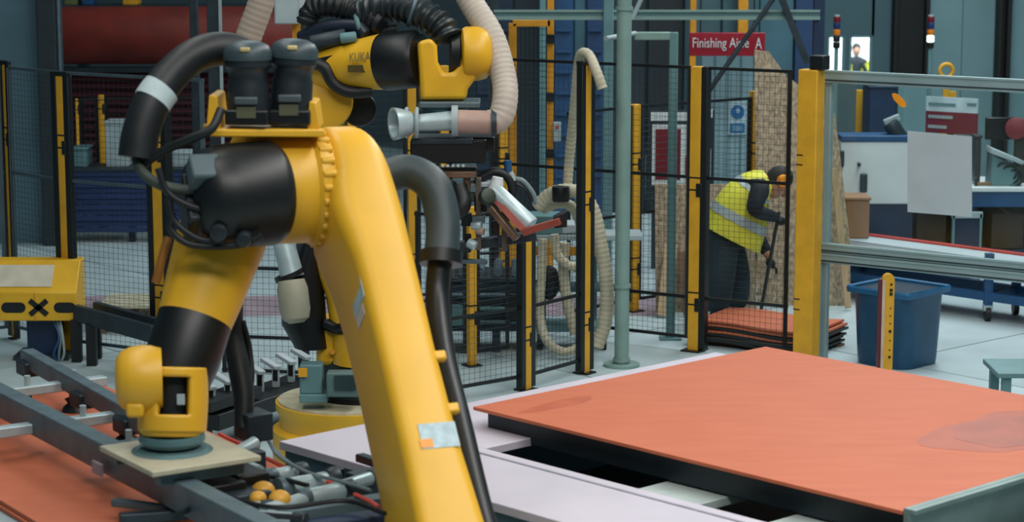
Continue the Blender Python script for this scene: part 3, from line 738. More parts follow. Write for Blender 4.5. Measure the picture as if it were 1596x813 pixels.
# blue cupboard behind with dark machine head
carton(1353, 1398, 138, 216, 20.6, NAVY, 'tall blue cupboard top behind the white cabinet', 'cupboard', 'cupboard', .4)
tt = [o for o in bpy.data.objects if o.get('label', '') == 'tall blue cupboard top behind the white cabinet'][0]
a = P(1353, 216, 20.6); b = P(1398, 216, 20.6)
part(tt, 'plinth', MB().box(((a.x + b.x) / 2, 20.8, a.z / 2), (b.x - a.x, .38, a.z)), NAVY)
t = thing('drill_head', 'grey clamp tool standing on the white cabinet', 'tool', P(1400, 222, 19.2))
part(t, 'tool_body', MB().rcyl(P(1386, 190, 19.2), P(1408, 222, 19.2), .07, .02), DSTEEL)
part(t, 'tool_arm', MB().bar(P(1378, 192, 19.2), P(1402, 182, 19.2), .05, .06), LGREY, bevel=.01)
part(t, 'tool_foot', MB().box(P(1404, 222, 19.2), (.12, .1, .06)), DSTEEL, bevel=.01)
# slim yellow post + pale strip
for (pxx, pyt, Y, w_, m, lab) in ((1333, 140, 21.2, .06, POSTY, 'slim yellow post behind the white cabinet'), (1476, 142, 22.5, .07, POSTY, 'slim yellow post behind the two-tone sign'), (1595, 150, 22.5, .05, POSTY, 'slim yellow post at the right picture edge'), (1349, 140, 21.6, .05, LGREY, 'slim pale post beside the yellow one')):
    z = P(pxx, pyt, Y).z
    t = thing('slim_post', lab, 'post', (XY(pxx, Y).x, Y, 0))
    part(t, 'post_body', MB().box((XY(pxx, Y).x, Y, z / 2), (w_, w_, z)), m, bevel=.005)
    part(t, 'foot_plate', MB().box((XY(pxx, Y).x, Y, .006), (.15, .15, .012)), DSTEEL)
# two-tone sign
a = P(1441, 208, 20.9); b = P(1526, 152, 20.9)
t = thing('station_sign', 'white over crimson station sign above the workbench', 'sign', ((a.x + b.x) / 2, 20.9, 0))
sk = V((b.x - a.x, -.35, 0)).normalized(); sn = V((sk.y, -sk.x, 0)); RS = rot_to(sk, V((-sk.y, sk.x, 0)), (0, 0, 1))
cx_ = (a + b) / 2; hh = b.z - a.z; ww = (b.x - a.x) * 1.03
part(t, 'crimson_field', MB().box(cx_ - V((0, 0, hh * .2)), (ww, .03, hh * .6), RS), mat('muted_crimson', (112, 34, 54), .5))
part(t, 'white_field', MB().box(cx_ + V((0, 0, hh * .3)), (ww, .03, hh * .4), RS), mat('pale_sign_white', (190, 210, 218), .5))
for (u0, u1, v_, m) in ((-.45, .05, .3, TEALP), (.3, .45, .34, TEALP), (-.45, .02, -.05, LGREY), (-.45, -.08, -.33, LGREY)):
    x_ = u0
    while x_ < u1:
        w_ = random.uniform(.03, .07)
        part(t, 'lettering_mark', MB().box(cx_ + sk * (x_ + w_ / 2) * ww + sn * .018 + V((0, 0, hh * v_)), (w_ * ww * .8, .006, hh * .085), RS), m, smooth=False); x_ += w_
part(t, 'stand', MB().box((cx_.x, 20.95, a.z / 2), (.06, .05, a.z)), DSTEEL)
# monitor / instruments on the bench
t = thing('monitor', 'dark monitor on the workbench right of the sign', 'monitor', (XY(1552, yk + .5).x, yk + .5, zb3))
xm = XY(1552, yk + .5).x
part(t, 'screen_body', MB().box((xm, yk + .5, P(1552, 200, yk + .5).z), (.27, .05, .2)), BLK, bevel=.008)
part(t, 'monitor_stem', MB().box((xm, yk + .54, (zb3 + P(1552, 215, yk + .5).z) / 2), (.05, .03, P(1552, 215, yk + .5).z - zb3)), BLK)
part(t, 'monitor_foot', MB().box((xm, yk + .52, zb3 + .01), (.2, .16, .02)), BLK, bevel=.005)
t = thing('bench_instrument', 'pale grey instrument with sloping lid on the workbench', 'instrument', (XY(1558, yk + .25).x, yk + .25, zb3))
xm = XY(1557, yk + .2).x
part(t, 'instrument_body', MB().prism([(xm - .12, yk + .1, zb3), (xm + .15, yk + .1, zb3), (xm + .13, yk + .1, zb3 + .16), (xm - .11, yk + .1, zb3 + .28)], (0, .25, 0)), TEALP, bevel=.01)
part(t, 'instrument_lid', MB().prism([(xm - .13, yk + .06, zb3 + .29), (xm + .15, yk + .06, zb3 + .19), (xm + .17, yk + .06, zb3 + .22), (xm - .12, yk + .06, zb3 + .34)], (0, .28, 0)), LGREY, bevel=.008)
t = thing('red_spool', 'dark red spool on the workbench at the right edge', 'spool', (XY(1584, yk + .3).x, yk + .3, zb3))
part(t, 'spool_drum', MB().rcyl(P(1584, 200, yk + .3), P(1584, 200, yk + .42), .1, .02), mat('spool_red', (120, 40, 48), .5))
part(t, 'spool_stand', MB().box((XY(1584, yk + .36).x, yk + .36, (zb3 + P(1584, 215, yk + .3).z) / 2), (.1, .08, P(1584, 215, yk + .3).z - zb3)), mat('dark_olive', (40, 44, 34), .7))
t = thing('cable_coil', 'coil of dark cables on the bench by the red spool', 'cable', (XY(1575, yk + .12).x, yk + .12, zb3))
for k in range(3): part(t, 'cable_loop', MB().torus((XY(1580 - 6 * k, yk).x, yk + .1, zb3 + .07 + .03 * k), (.3, 1, .2 * k), .07 + .01 * k, .01), BLK2)
t = thing('clamp_tool', 'brown handled clamp lying on the bench front', 'tool', P(1527, 284, yk + .1))
part(t, 'clamp_bar', MB().bar((XY(1516, yk + .1).x, yk + .1, zb3 + .02), (XY(1540, yk + .1).x, yk + .1, zb3 + .02), .03, .03), BROWN, bevel=.006)
part(t, 'clamp_jaw', MB().box((XY(1517, yk + .1).x, yk + .1, zb3 + .04), (.03, .03, .08)), DSTEEL, bevel=.006)
carton(1518, 1530, 215, 285, yk + .2, DSTEEL, 'dark slim cabinet on the bench beside the sheet', 'slim_cabinet', 'cabinet', .15)

# right background: wall panels, columns, lit window, stack lights
yw2 = 26.6
def wpanel(px0, px1, m, nm, Y=yw2, z0=0, z1=6.):
    xa, xb = XY(px0, Y).x, XY(px1, Y).x
    return MB().box(((xa + xb) / 2, Y, (z0 + z1) / 2), (xb - xa, .14, z1 - z0)), m
z_w0 = P(1330, 112, yw2).z; z_w1 = P(1330, 56, yw2).z
wl = struct('wall_inner', *wpanel(1262, 1284, mat('dim_wall', (66, 96, 104), .65, 0, .08, 1), ''))
DW = MATS['dim_wall']
struct('panel', *wpanel(1284, 1352, DW, '', z1=z_w0), wl); struct('panel', *wpanel(1284, 1352, DW, '', z0=z_w1), wl)
struct('panel', *wpanel(1306, 1318, DW, '', z0=z_w0, z1=z_w1), wl); struct('panel', *wpanel(1348, 1384, DW, ''), wl)
for k, (a, b) in enumerate(((1436, 1486), (1487, 1541), (1562, 1640), (1641, 1720))): struct('panel', *wpanel(a, b, MIDTEAL, '', Y=yw2 + .03 * (k % 2)), wl)
for o in bpy.data.objects:
    if o.parent == wl: o.name = 'wall_panel'
for (a, b, lab) in ((1381, 1437, 'wide black steel column left of the lit signal tower'), (1540, 1562, 'narrow black steel column at upper right')):
    xa, xb = XY(a, yw2 - .2).x, XY(b, yw2 - .2).x
    t = thing('steel_column', lab, 'column', ((xa + xb) / 2, yw2 - .2, 0))
    part(t, 'web', MB().box(((xa + xb) / 2, yw2 - .13, 3), (xb - xa - .02, .05, 6)), COLB)
    for xx in (xa + .03, xb - .03): part(t, 'flange', MB().box((xx, yw2 - .2, 3), (.05, .2, 6)), COLB, bevel=.006)
lit = mat('sunlit_yard_wall', (232, 238, 242), .7)
gm = bpy.data.materials['clear_polycarbonate']
for nm_, a, b in (('window_1', 1284, 1306), ('window_2', 1318, 1348)):
    xa, xb = XY(a, yw2).x, XY(b, yw2).x
    struct(nm_, MB().box(((xa + xb) / 2, yw2, (z_w0 + z_w1) / 2), (xb - xa, .008, z_w1 - z_w0)), gm)
struct('wall_yard', MB().box((7.0, 49.0, 1.5), (12, .3, 6.2)), lit)
struct('floor_yard', MB().box((7.0, 41.0, -1.5), (12, 16, .12)), FC)
area('yard_daylight', (7.0, 43.0, 5.5), 8, 6, 2600, (.95, .98, 1), (.5, 0, 0))
for (a, b, nm) in ((1283, 1307, 'trim_1'), (1317, 1349, 'trim_2')):
    xa, xb = XY(a, yw2 - .08).x, XY(b, yw2 - .08).x; mb = MB()
    for xx in (xa, xb): mb.box((xx, yw2 - .08, (z_w0 + z_w1) / 2), (.025, .03, z_w1 - z_w0 + .03))
    for zz in (z_w0, z_w1): mb.box(((xa + xb) / 2, yw2 - .08, zz), (xb - xa, .03, .025))
    struct(nm, mb, TEALP)
def stack_light(px, pyt, Y, lit_idx, lab, base_py):
    x = XY(px, Y).x; zt = P(px, pyt, Y).z; sp = (P(px, pyt, Y).z - P(px, 75, Y).z) / 5
    t = thing('signal_tower', lab, 'signal light', (x, Y, 0))
    cols = [((110, 16, 34), 'red_segment'), ((22, 50, 96), 'blue_segment'), ((214, 120, 20), 'amber_segment'), ((220, 250, 240) if lit_idx else (18, 30, 30), 'clear_segment'), ((14, 16, 18), 'base_segment')]
    for k, (c, nm) in enumerate(cols):
        m = mat('segment_%s_%d' % (nm, lit_idx), c, .35, emit=(6. if (lit_idx and k == 3) else 0))
        part(t, nm, MB().rcyl((x, Y, zt - sp * (k + 1)), (x, Y, zt - sp * k - .004), .034, .005, 16), m)
    part(t, 'pole', MB().cyl((x, Y, 0), (x, Y, zt - sp * 5), .02, n=10), TEALP)
    part(t, 'cap', MB().cyl((x, Y, zt - .004), (x, Y, zt + .012), .028, n=14), LGREY)
stack_light(1296, 25, 22.0, 0, 'unlit red blue amber signal tower before the bright window', 100)
stack_light(1440, 25, 22.0, 1, 'signal tower with glowing white segment before the teal wall', 100)
# yellow ring hook
xh = XY(1466, 22.3).x
t = thing('lifting_ring', 'yellow lifting ring on a post behind the guard rail', 'ring', (xh, 22.3, 0))
zc = P(1466, 110, 22.3).z
part(t, 'ring', MB().torus((xh, 22.3, zc), (0, 1, 0), .065, .02), POSTY)
part(t, 'ring_post', MB().box((xh, 22.3, (zc - .06) / 2), (.06, .05, zc - .06)), POSTY, bevel=.005)
xa, xb = XY(1396, 23.2).x, XY(1470, 23.2).x; z1 = P(1420, 118, 23.2).z
t = thing('low_screen', 'pale teal partition screen behind the orange disc', 'screen', ((xa + xb) / 2, 23.2, 0))
part(t, 'screen_panel', MB().box(((xa + xb) / 2, 23.2, z1 / 2 + .04), (xb - xa, .05, z1 - .08)), MIDTEAL, bevel=.005)
for xx in (xa, xb): part(t, 'screen_post', MB().box((xx, 23.2, z1 / 2), (.05, .07, z1)), TEALP, bevel=.005)
# small teal stool low at the right
q0 = PH(1556, 582, .62); q1 = PH(1660, 567, .62)
t = thing('side_stand', 'low teal steel stand at the right edge behind the orange board', 'stand', ((q0.x + q1.x) / 2, q0.y + .2, 0))
part(t, 'stand_top', MB().box(((q0.x + q1.x) / 2, q0.y + .22, .605), (q1.x - q0.x, .42, .03)), TEALP, bevel=.005)
for xx in (q0.x + .06, q1.x - .06):
    for yy in (q0.y + .06, q0.y + .38): part(t, 'leg', MB().box((xx, yy, .295), (.05, .05, .59)), TEALP)

# sheet stack behind the fence
for k in range(7):
    z = .02 + k * .024
    m = ORNG if k in (6, 5, 3) else mat('stack_dark_%d' % (k % 2), ((34, 40, 42), (58, 40, 38))[k % 2], .6)
    a = PH(1088 + random.uniform(-4, 6), 545 - k * 1.5, z); a = V((1.42 + random.uniform(-.05, .05), 16.55, z)); L2 = 1.0 + random.uniform(-.1, .06)
    mb = MB(); rings = []
    rz = random.uniform(-.03, .03) - .55; ux_ = V((math.cos(rz), math.sin(rz), 0)); uy_ = V((-math.sin(rz), math.cos(rz), 0))
    cc = V((1.94, 16.56, 0)); nn = 8
    for i in range(nn + 1):
        s_ = (i / nn - .5) * L2; sag = .012 * math.sin(i / nn * PI * 2) + .012
        for_ = [cc + ux_ * s_ + uy_ * (-.34) + V((0, 0, z + sag - .005)), cc + ux_ * s_ + uy_ * .28 + V((0, 0, z + sag - .005)),
                cc + ux_ * s_ + uy_ * .28 + V((0, 0, z + sag + .012)), cc + ux_ * s_ + uy_ * (-.34) + V((0, 0, z + sag + .012))]
        rings.append(for_)
    mb.loft(rings)
    labs = ['lowest dark sheet of the floor stack behind the fence', 'second sheet from below in the floor stack by the worker', 'third sheet from below in the floor stack by the worker', 'middle orange sheet of the floor stack behind the fence',
            'third sheet from the top of the floor stack', 'second orange sheet from the top of the floor stack', 'topmost orange sheet of the floor stack by the worker']
    single('loose_sheet', labs[k], 'sheet', mb, m, 'sheets stacked on the floor behind the fence')
t = thing('floor_pallet', 'low dark pallet beneath the floor stack of sheets', 'pallet', (1.94, 16.56, 0))
rz = -.55
RP = Matrix.Rotation(rz, 3, 'Z')
part(t, 'runner', MB().box(V((1.94, 16.56, .008)) + RP @ V((0, -.2, 0)), (1.0, .08, .016), RP), BROWN)
part(t, 'runner', MB().box(V((1.94, 16.56, .008)) + RP @ V((0, .2, 0)), (1.0, .08, .016), RP), BROWN)

# ================================================================ RIGHT TABLE with orange board
HT = .80
C0 = PH(435, 687, HT); U = V((.730, .684, 0)).normalized(); W = V((U.y, -U.x, 0))
RT = rot_to(U, W, (0, 0, 1))
def T(u, v, z): return C0 + U * u + W * v + V((0, 0, z - HT))
def tbox(mb, u0, u1, v0, v1, z0, z1): return mb.box(T((u0 + u1) / 2, (v0 + v1) / 2, (z0 + z1) / 2), (u1 - u0, v1 - v0, z1 - z0), RT)
UL, VL = 3.05, 3.02
t = thing('conveyor_table', 'lilac topped infeed table with openings under the big orange board', 'table', (*T(UL / 2, VL / 2, 0).xy, 0))
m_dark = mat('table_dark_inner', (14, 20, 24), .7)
part(t, 'top_strip', tbox(MB(), 0, .608, 0, VL, HT - .04, HT), LILAC, bevel=.004)
part(t, 'top_strip', tbox(MB(), .609, UL, 0, .759, HT - .04, HT), LILAC, bevel=.004)
part(t, 'edge_trim', tbox(MB(), .52, .535, .76, VL, HT, HT + .004), mat('trim_grey', (150, 150, 162), .5))
part(t, 'side_panel', tbox(MB(), .02, .06, .02, VL, .12, HT - .041), mat('table_side', (74, 104, 116), .5))
part(t, 'side_panel', tbox(MB(), .06, UL - .02, .02, .06, .12, HT - .041), MATS['table_side'])
part(t, 'cross_slat', tbox(MB(), .609, UL, 1.62, 1.98, HT - .085, HT - .045), mat('slat_grey_green', (182, 196, 194), .5), bevel=.004)
part(t, 'cross_slat', tbox(MB(), .609, UL, 2.36, 2.56, HT - .085, HT - .045), MATS['slat_grey_green'], bevel=.004)
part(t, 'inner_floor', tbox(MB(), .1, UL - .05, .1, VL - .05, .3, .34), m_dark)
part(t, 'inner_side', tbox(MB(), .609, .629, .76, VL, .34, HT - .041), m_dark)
for (a, b) in ((.08, .08), (.08, VL - .1), (UL - .08, .08), (UL - .08, VL - .1), (1.5, .08), (1.5, VL - .1)):
    part(t, 'leg', tbox(MB(), a - .04, a + .04, b - .04, b + .04, 0, .3), DSTEEL)
part(t, 'board_support', tbox(MB(), .90, .95, .46, VL - .06, HT - .035, HT + .085), mat('support_dark', (30, 44, 50), .45, .2), bevel=.004)
part(t, 'board_support', tbox(MB(), .951, UL - .12, .46, .52, HT, HT + .085), MATS['support_dark'], bevel=.004)
part(t, 'end_plate', tbox(MB(), .845, UL + .6, VL - .06, VL - .03, .3, HT + .115), mat('end_plate_teal', (112, 134, 130), .42, .3, .14, 5), bevel=.003)
part(t, 'end_plate_lip', tbox(MB(), .845, UL + .6, VL - .03, VL + .0, HT + .095, HT + .115), MATS['end_plate_teal'], bevel=.003)
part(t, 'lower_plate', tbox(MB(), 1.4, UL + .5, VL + .15, VL + .2, .35, .66), mat('deep_blue_plate', (20, 52, 96), .5))
part(t, 'plate_bracket', tbox(MB(), 1.45, 1.6, VL - .03, VL + .15, .4, .5), DSTEEL)
part(t, 'plate_bracket', tbox(MB(), 2.6, 2.75, VL - .03, VL + .15, .4, .5), DSTEEL)

bt = thing('orange_board', 'large flat orange coated board on the lilac table', 'board', (*T(1.9, 1.7, 0).xy, HT + .085))
bd_ = part(bt, 'board_panel', tbox(MB(), .845, 2.985, .417, VL - .065, HT + .085, HT + .102), ORNG, bevel=.002)
def blot(c, rx, ry, seed, nm='shadow_mark'):  # uneven blots that paint soft shade onto the board
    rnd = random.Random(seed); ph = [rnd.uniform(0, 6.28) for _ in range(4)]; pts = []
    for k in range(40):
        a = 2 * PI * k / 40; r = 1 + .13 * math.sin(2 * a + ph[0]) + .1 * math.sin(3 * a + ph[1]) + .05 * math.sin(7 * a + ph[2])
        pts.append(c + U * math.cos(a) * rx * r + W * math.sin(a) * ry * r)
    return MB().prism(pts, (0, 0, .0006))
part(bt, 'shadow_mark', blot(T(2.3, 2.48, HT + .1021), .44, .34, 3), mat('outer_shadow_mark', (168, 84, 56), .55, 0, .08, 5), smooth=False)
part(bt, 'shadow_mark', blot(T(2.34, 2.46, HT + .1028), .34, .25, 4), SHADE, smooth=False)
part(bt, 'shadow_mark', blot(T(1.18, .66, HT + .1021), .26, .055, 5), mat('faint_mark', (186, 94, 62), .5, 0, .1, 6), smooth=False)

# ================================================================ LEFT TABLE with orange sheet
e1 = V((.555, -.832, 0)).normalized(); e2 = V((-e1.y, e1.x, 0))       # e2 points right/away
R0 = PH(340, 678, .88)
def Q(a, b, z): return R0 + e1 * a + e2 * b + V((0, 0, z - .88))
RL = rot_to(e1, e2, (0, 0, 1))
def lbox(mb, a0, a1, b0, b1, z0, z1): return mb.box(Q((a0 + a1) / 2, (b0 + b1) / 2, (z0 + z1) / 2), (a1 - a0, b1 - b0, z1 - z0), RL)
single('orange_sheet', 'orange coated sheet under the suction gripper at left', 'sheet', lbox(MB(), -1.5, 1.3, -1.24, 0, .862, .88), ORNG, bevel=.002)
single('orange_sheet', 'second orange sheet just below the gripped one at left', 'sheet', lbox(MB(), -1.47, 1.32, -1.25, -.02, .842, .86), ORNG, bevel=.002)
t = thing('lift_table', 'pale edged lift table carrying the orange sheets at left', 'table', (*Q(0, -.65, 0).xy, 0))
part(t, 'table_top', lbox(MB(), -1.6, 1.42, -1.42, .03, .80, .84), LGREY, bevel=.004)
part(t, 'table_apron', lbox(MB(), -1.55, 1.38, -1.38, -.02, .62, .80), DSTEEL)
part(t, 'base_frame', lbox(MB(), -1.45, 1.25, -1.3, -.1, 0, .1), DSTEEL)
for s_ in (-.25, -1.15):
    part(t, 'scissor_arm', MB().bar(Q(-1.2, s_, .12), Q(1.0, s_, .62), .06, .08), STEEL)
    part(t, 'scissor_arm', MB().bar(Q(1.0, s_ + .08, .12), Q(-1.2, s_ + .08, .62), .06, .08), STEEL)

# ================================================================ ROBOTS
def yoke(par, c, s, tdir, n, k=1., m=YEL, hole=True):
    """wrist fork: c = middle of the fork, s = towards the bulged housing, tdir = towards the flange, n = towards viewer"""
    s = V(s).normalized(); tdir = V(tdir).normalized(); n = V(n).normalized()
    def q(a, b): return c + s * a * k + tdir * b * k
    prof = [(-.155, -.15), (-.085, -.17), (-.05, -.13), (-.045, -.04), (-.015, .02), (.04, .02), (.075, -.03), (.10, -.12), (.16, -.12), (.165, .05), (.12, .11), (.11, .17), (-.14, .17), (-.145, .05)]
    o = part(par, 'wrist_fork', MB().prism([q(a, b) - n * .1 * k for a, b in prof], n * .2 * k), m, bevel=.022 * k, seg=3)
    h = part(par, 'wrist_housing', MB().lathe(q(.085, -.085), s, [(0, .10 * k), (.01 * k, .14 * k), (.03 * k, .15 * k), (.10 * k, .15 * k), (.14 * k, .138 * k), (.165 * k, .11 * k), (.175 * k, .06 * k)], 32), m)
    part(h, 'housing_disc', MB().cyl(q(.075, -.085), q(.03, -.085), .115 * k, .10 * k, 28), BLK)
    part(h, 'cover_screw_ring', MB().torus(q(.19, -.085) - s * .03 * k, s, .075 * k, .008 * k), m)
    part(par, 'tool_flange', MB().lathe(q(-.015, .17), tdir, [(0, .125 * k), (.02 * k, .14 * k), (.05 * k, .14 * k), (.05 * k, .10 * k), (.07 * k, .10 * k)], 32), mat('flange_teal', (92, 128, 134), .35, .5))
    return o

# ---------------- foreground robot
AX = V((-math.cos(.35), -math.sin(.35), 0)); UPZ = V((0, 0, 1))
E = P(549, 290, 9.1)
Bm = P(672, 813, 8.15)
LD = (Bm - E).normalized()
# remove the axis component so that the link lies in the swing plane
B2 = E + LD * 1.95
LDp = (LD - AX * LD.dot(AX)).normalized()
FB = AX.cross(LDp).normalized()
if FB.y > 0: FB = -FB
base_c = V((B2.x + .05, B2.y - .0, 0))
r1 = thing('industrial_robot', 'large yellow articulated robot in the foreground with sloping arm', 'robot', (base_c.x, base_c.y, 0))
# link arm: side profile lofted along LD, offset along the axis so the visible lean matches
prof = []
Rd = .245
rings = []
def link_ring(c, ha, hb, rnd=.05, haR=None):
    haR = ha if haR is None else haR; out = []; rnd = min(rnd, hb * .98, (ha + haR) * .49)
    for (sa_, sb_, a0) in ((1, 1, 0), (-1, 1, PI / 2), (-1, -1, PI), (1, -1, 1.5 * PI)):
        h_ = ha if sa_ > 0 else haR
        for k in range(6):
            a = a0 + PI / 2 * k / 5
            out.append(c + AX * (sa_ * (h_ - rnd) + math.cos(a) * rnd) + FB * (sb_ * (hb - rnd) + math.sin(a) * rnd))
    return out
def right_half(s_, full):
    q = min(1., (s_ + Rd) / .56); return full * math.sqrt(max(0, 1 - (1 - q) ** 2.2)) - .02 * (1 - q)
for k in range(0, 14):      # rounded head of the link
    a = PI / 2 * (1 - k / 13); s_ = -Rd * math.sin(a)
    rings.append(link_ring(E + LD * s_, .135, max(.03, Rd * math.cos(a)), .012 + .06 * math.cos(a), right_half(s_, .13)))
for s_, ha, hb, rn in ((.06, .14, .247, .075), (.12, .158, .245, .08), (.2, .166, .242, .08), (.28, .158, .238, .075), (.36, .142, .234, .07), (.46, .126, .23, .06), (.6, .117, .225, .055), (.9, .113, .22, .05), (1.3, .116, .225, .05), (1.65, .13, .24, .045), (1.95, .14, .25, .045)):
    rings.append(link_ring(E + LD * s_, ha, hb, rn, right_half(s_, .13 - .014 * min(1, max(0, s_) / .5)) if s_ < .5 else None))
for k in range(1, 7):
    a = PI / 2 * k / 6
    rings.append(link_ring(B2 + LD * .25 * math.sin(a), .14, max(.03, .25 * math.cos(a)), .03))
la = part(r1, 'link_arm', MB().loft(rings), YEL)
# stickers
def surf(s_, a_, f_): return E + LD * s_ + AX * a_ + FB * f_
for (sa, w_, h_, m) in ((.72, .05, .075, STICK),):
    pass
def plate(c, ux, uy, w_, h_, n, th=.002):
    return MB().prism([c - ux * w_ / 2 - uy * h_ / 2, c + ux * w_ / 2 - uy * h_ / 2, c + ux * w_ / 2 + uy * h_ / 2, c - ux * w_ / 2 + uy * h_ / 2], n * th)
part(la, 'warning_sticker', plate(surf(.56, .1165, .10), FB, LD, .17, .15, AX), STICK)
part(la, 'warning_sticker', plate(surf(.665, .1165, .08), FB, LD, .12, .05, AX), mat('sticker_pink', (206, 196, 190), .5))
part(la, 'type_plate', plate(surf(1.285, -.03, .2265), AX, LD, .145, .105, FB), STICK)
part(la, 'type_plate', plate(surf(1.315, .025, .2285), AX, LD, .05, .035, FB), ORP)
for s_ in (.93, 1.16): part(la, 'lug', MB().box(surf(s_, -.12, .19), (.05, .04, .035), rot_to(AX, LDp, FB)), YEL, bevel=.008)
# elbow joint: bolt ring, housing, black motor cover
part(r1, 'elbow_flange', MB().lathe(E + AX * .12, AX, [(0, .222), (.03, .235), (.06, .235), (.075, .222)], 40), YEL)
jr = part(r1, 'elbow_housing', MB().lathe(E + AX * .18, AX, [(0, .215), (.02, .222), (.20, .218), (.24, .20)], 40), YEL)
for k in range(26):
    a = 2 * PI * k / 26; d = UPZ * math.cos(a) + AX.cross(UPZ) * math.sin(a)
    part(jr, 'bolt', MB().rcyl(E + AX * .125 + d * .228, E + AX * .18 + d * .228, .017, .006, 10), YEL)
EM = P(428, 300, 8.86)
AXM = V((-math.cos(.52), -math.sin(.52), 0))
mo = part(r1, 'motor_cover', MB().lathe(EM + AX * .01, AXM, [(-.02, .19), (0, .205), (.02, .21), (.20, .205), (.28, .19), (.33, .15), (.35, .08)], 36), BLK)
part(mo, 'motor_label', MB().box(EM + AX * .265 + V((0, -.13, .11)), (.12, .10, .11), rot_to(AX, FB, LDp)), mat('grey_cap', (74, 92, 98), .5), bevel=.012)
part(mo, 'connector', MB().rcyl(EM + AX * .2 + V((0, -.17, -.11)), EM + AX * .2 + V((0, -.24, -.12)), .035, .01), MOTOR)
part(mo, 'connector', MB().rcyl(EM + AX * .1 + V((0, -.17, -.14)), EM + AX * .1 + V((0, -.25, -.15)), .03, .01), MOTOR)
part(mo, 'terminal_box', MB().box(EM + AX * .34 + V((0, -.02, -.04)), (.06, .16, .22), rot_to(AX, FB, LDp)), MOTOR, bevel=.012)
# forearm
F0 = P(368, 300, 9.06); F1 = P(300, 510, 8.80); FD = (F1 - F0).normalized(); fl = (F1 - F0).length
fa = part(r1, 'forearm', MB().lathe(F0, FD, [(-.14, .12), (-.08, .165), (.05, .18), (.2, .182), (fl * .75, .162), (fl, .146)], 40), YEL)
F2 = P(274, 588, 8.70); cl = (F2 - F1).length
part(r1, 'forearm_collar', MB().lathe(F1, FD, [(-.045, .147), (-.03, .15), (cl * .6, .15), (cl, .138), (cl + .02, .10)], 40), BLK)
part(fa, 'amber_hose', MB().tube([P(262, 370, 8.75), P(252, 405, 8.72), P(243, 440, 8.72)], .018), mat('amber_hose', (150, 96, 30), .5))
# wrist
wc = P(266, 622, 8.62)
def shell(c, ax, prof, a0, a1, z0, z1, n=56):
    ax = V(ax).normalized(); y = V((0, -1, 0)); y = (y - ax * y.dot(ax)).normalized(); x = ax.cross(y); x = x if x.x > 0 else -x
    vs = []; fs = []
    for (t_, r_) in prof:
        for k in range(n):
            a = 2 * PI * k / n; vs.append(c + ax * t_ + (y * math.cos(a) + x * math.sin(a)) * r_)
    for i in range(len(prof) - 1):
        tm = (prof[i][0] + prof[i + 1][0]) / 2
        for k in range(n):
            am = 2 * PI * (k + .5) / n; am = am - 2 * PI if am > PI else am
            ctr = (a0 + a1) / 2; hw = (a1 - a0) / 2; q = ((tm - (z0 + z1) / 2) / ((z1 - z0) / 2))
            if abs(q) < 1 and abs(am - ctr) < hw: continue
            fs.append((i * n + k, i * n + (k + 1) % n, (i + 1) * n + (k + 1) % n, (i + 1) * n + k))
    return MB().add(vs, fs)
wt = P(271, 572, 8.66); wb = P(268, 680, 8.60); wax = wb - wt; wl_ = wax.length
wprof = [(wl_ * k / 22, .132 + .006 * math.sin(k / 22 * PI) - (.012 if k > 20 else 0)) for k in range(23)]
wo = part(r1, 'wrist_body', shell(wt, wax, wprof, math.radians(-20), math.radians(38), wl_ * .14, wl_ * .66), YEL)
sd_ = wo.modifiers.new('wall', 'SOLIDIFY'); sd_.thickness = .03; sd_.offset = -1
part(wo, 'wrist_core', MB().cyl(wt, wb - wax.normalized() * .01, .085, n=24), BLK)
part(wo, 'core_label', MB().box(P(282, 622, 8.52), (.03, .01, .04)), LGREY)
hs_ = V((-1, -.18, 0)).normalized(); hc_ = P(236, 590, 8.60)
wh = part(r1, 'wrist_housing', MB().lathe(hc_, hs_, [(-.04, .12), (0, .132), (.04, .134), (.08, .128), (.115, .112), (.135, .085), (.14, .04)], 34), YEL)
part(wh, 'housing_lug', MB().box(hc_ + hs_ * .05 + V((0, -.09, -.10)), (.07, .05, .06)), YEL, bevel=.015)
part(r1, 'tool_flange', MB().lathe(wb, (0, 0, -1), [(-.015, .125), (0, .13), (.012, .13), (.012, .11), (.03, .11)], 32), mat('flange_teal', (92, 128, 134), .35, .3))
part(r1, 'wrist_neck', MB().lathe(F2 - FD * .02, wc - F2, [(0, .13), (.05, .125), (.08, .1)], 32), BLK)
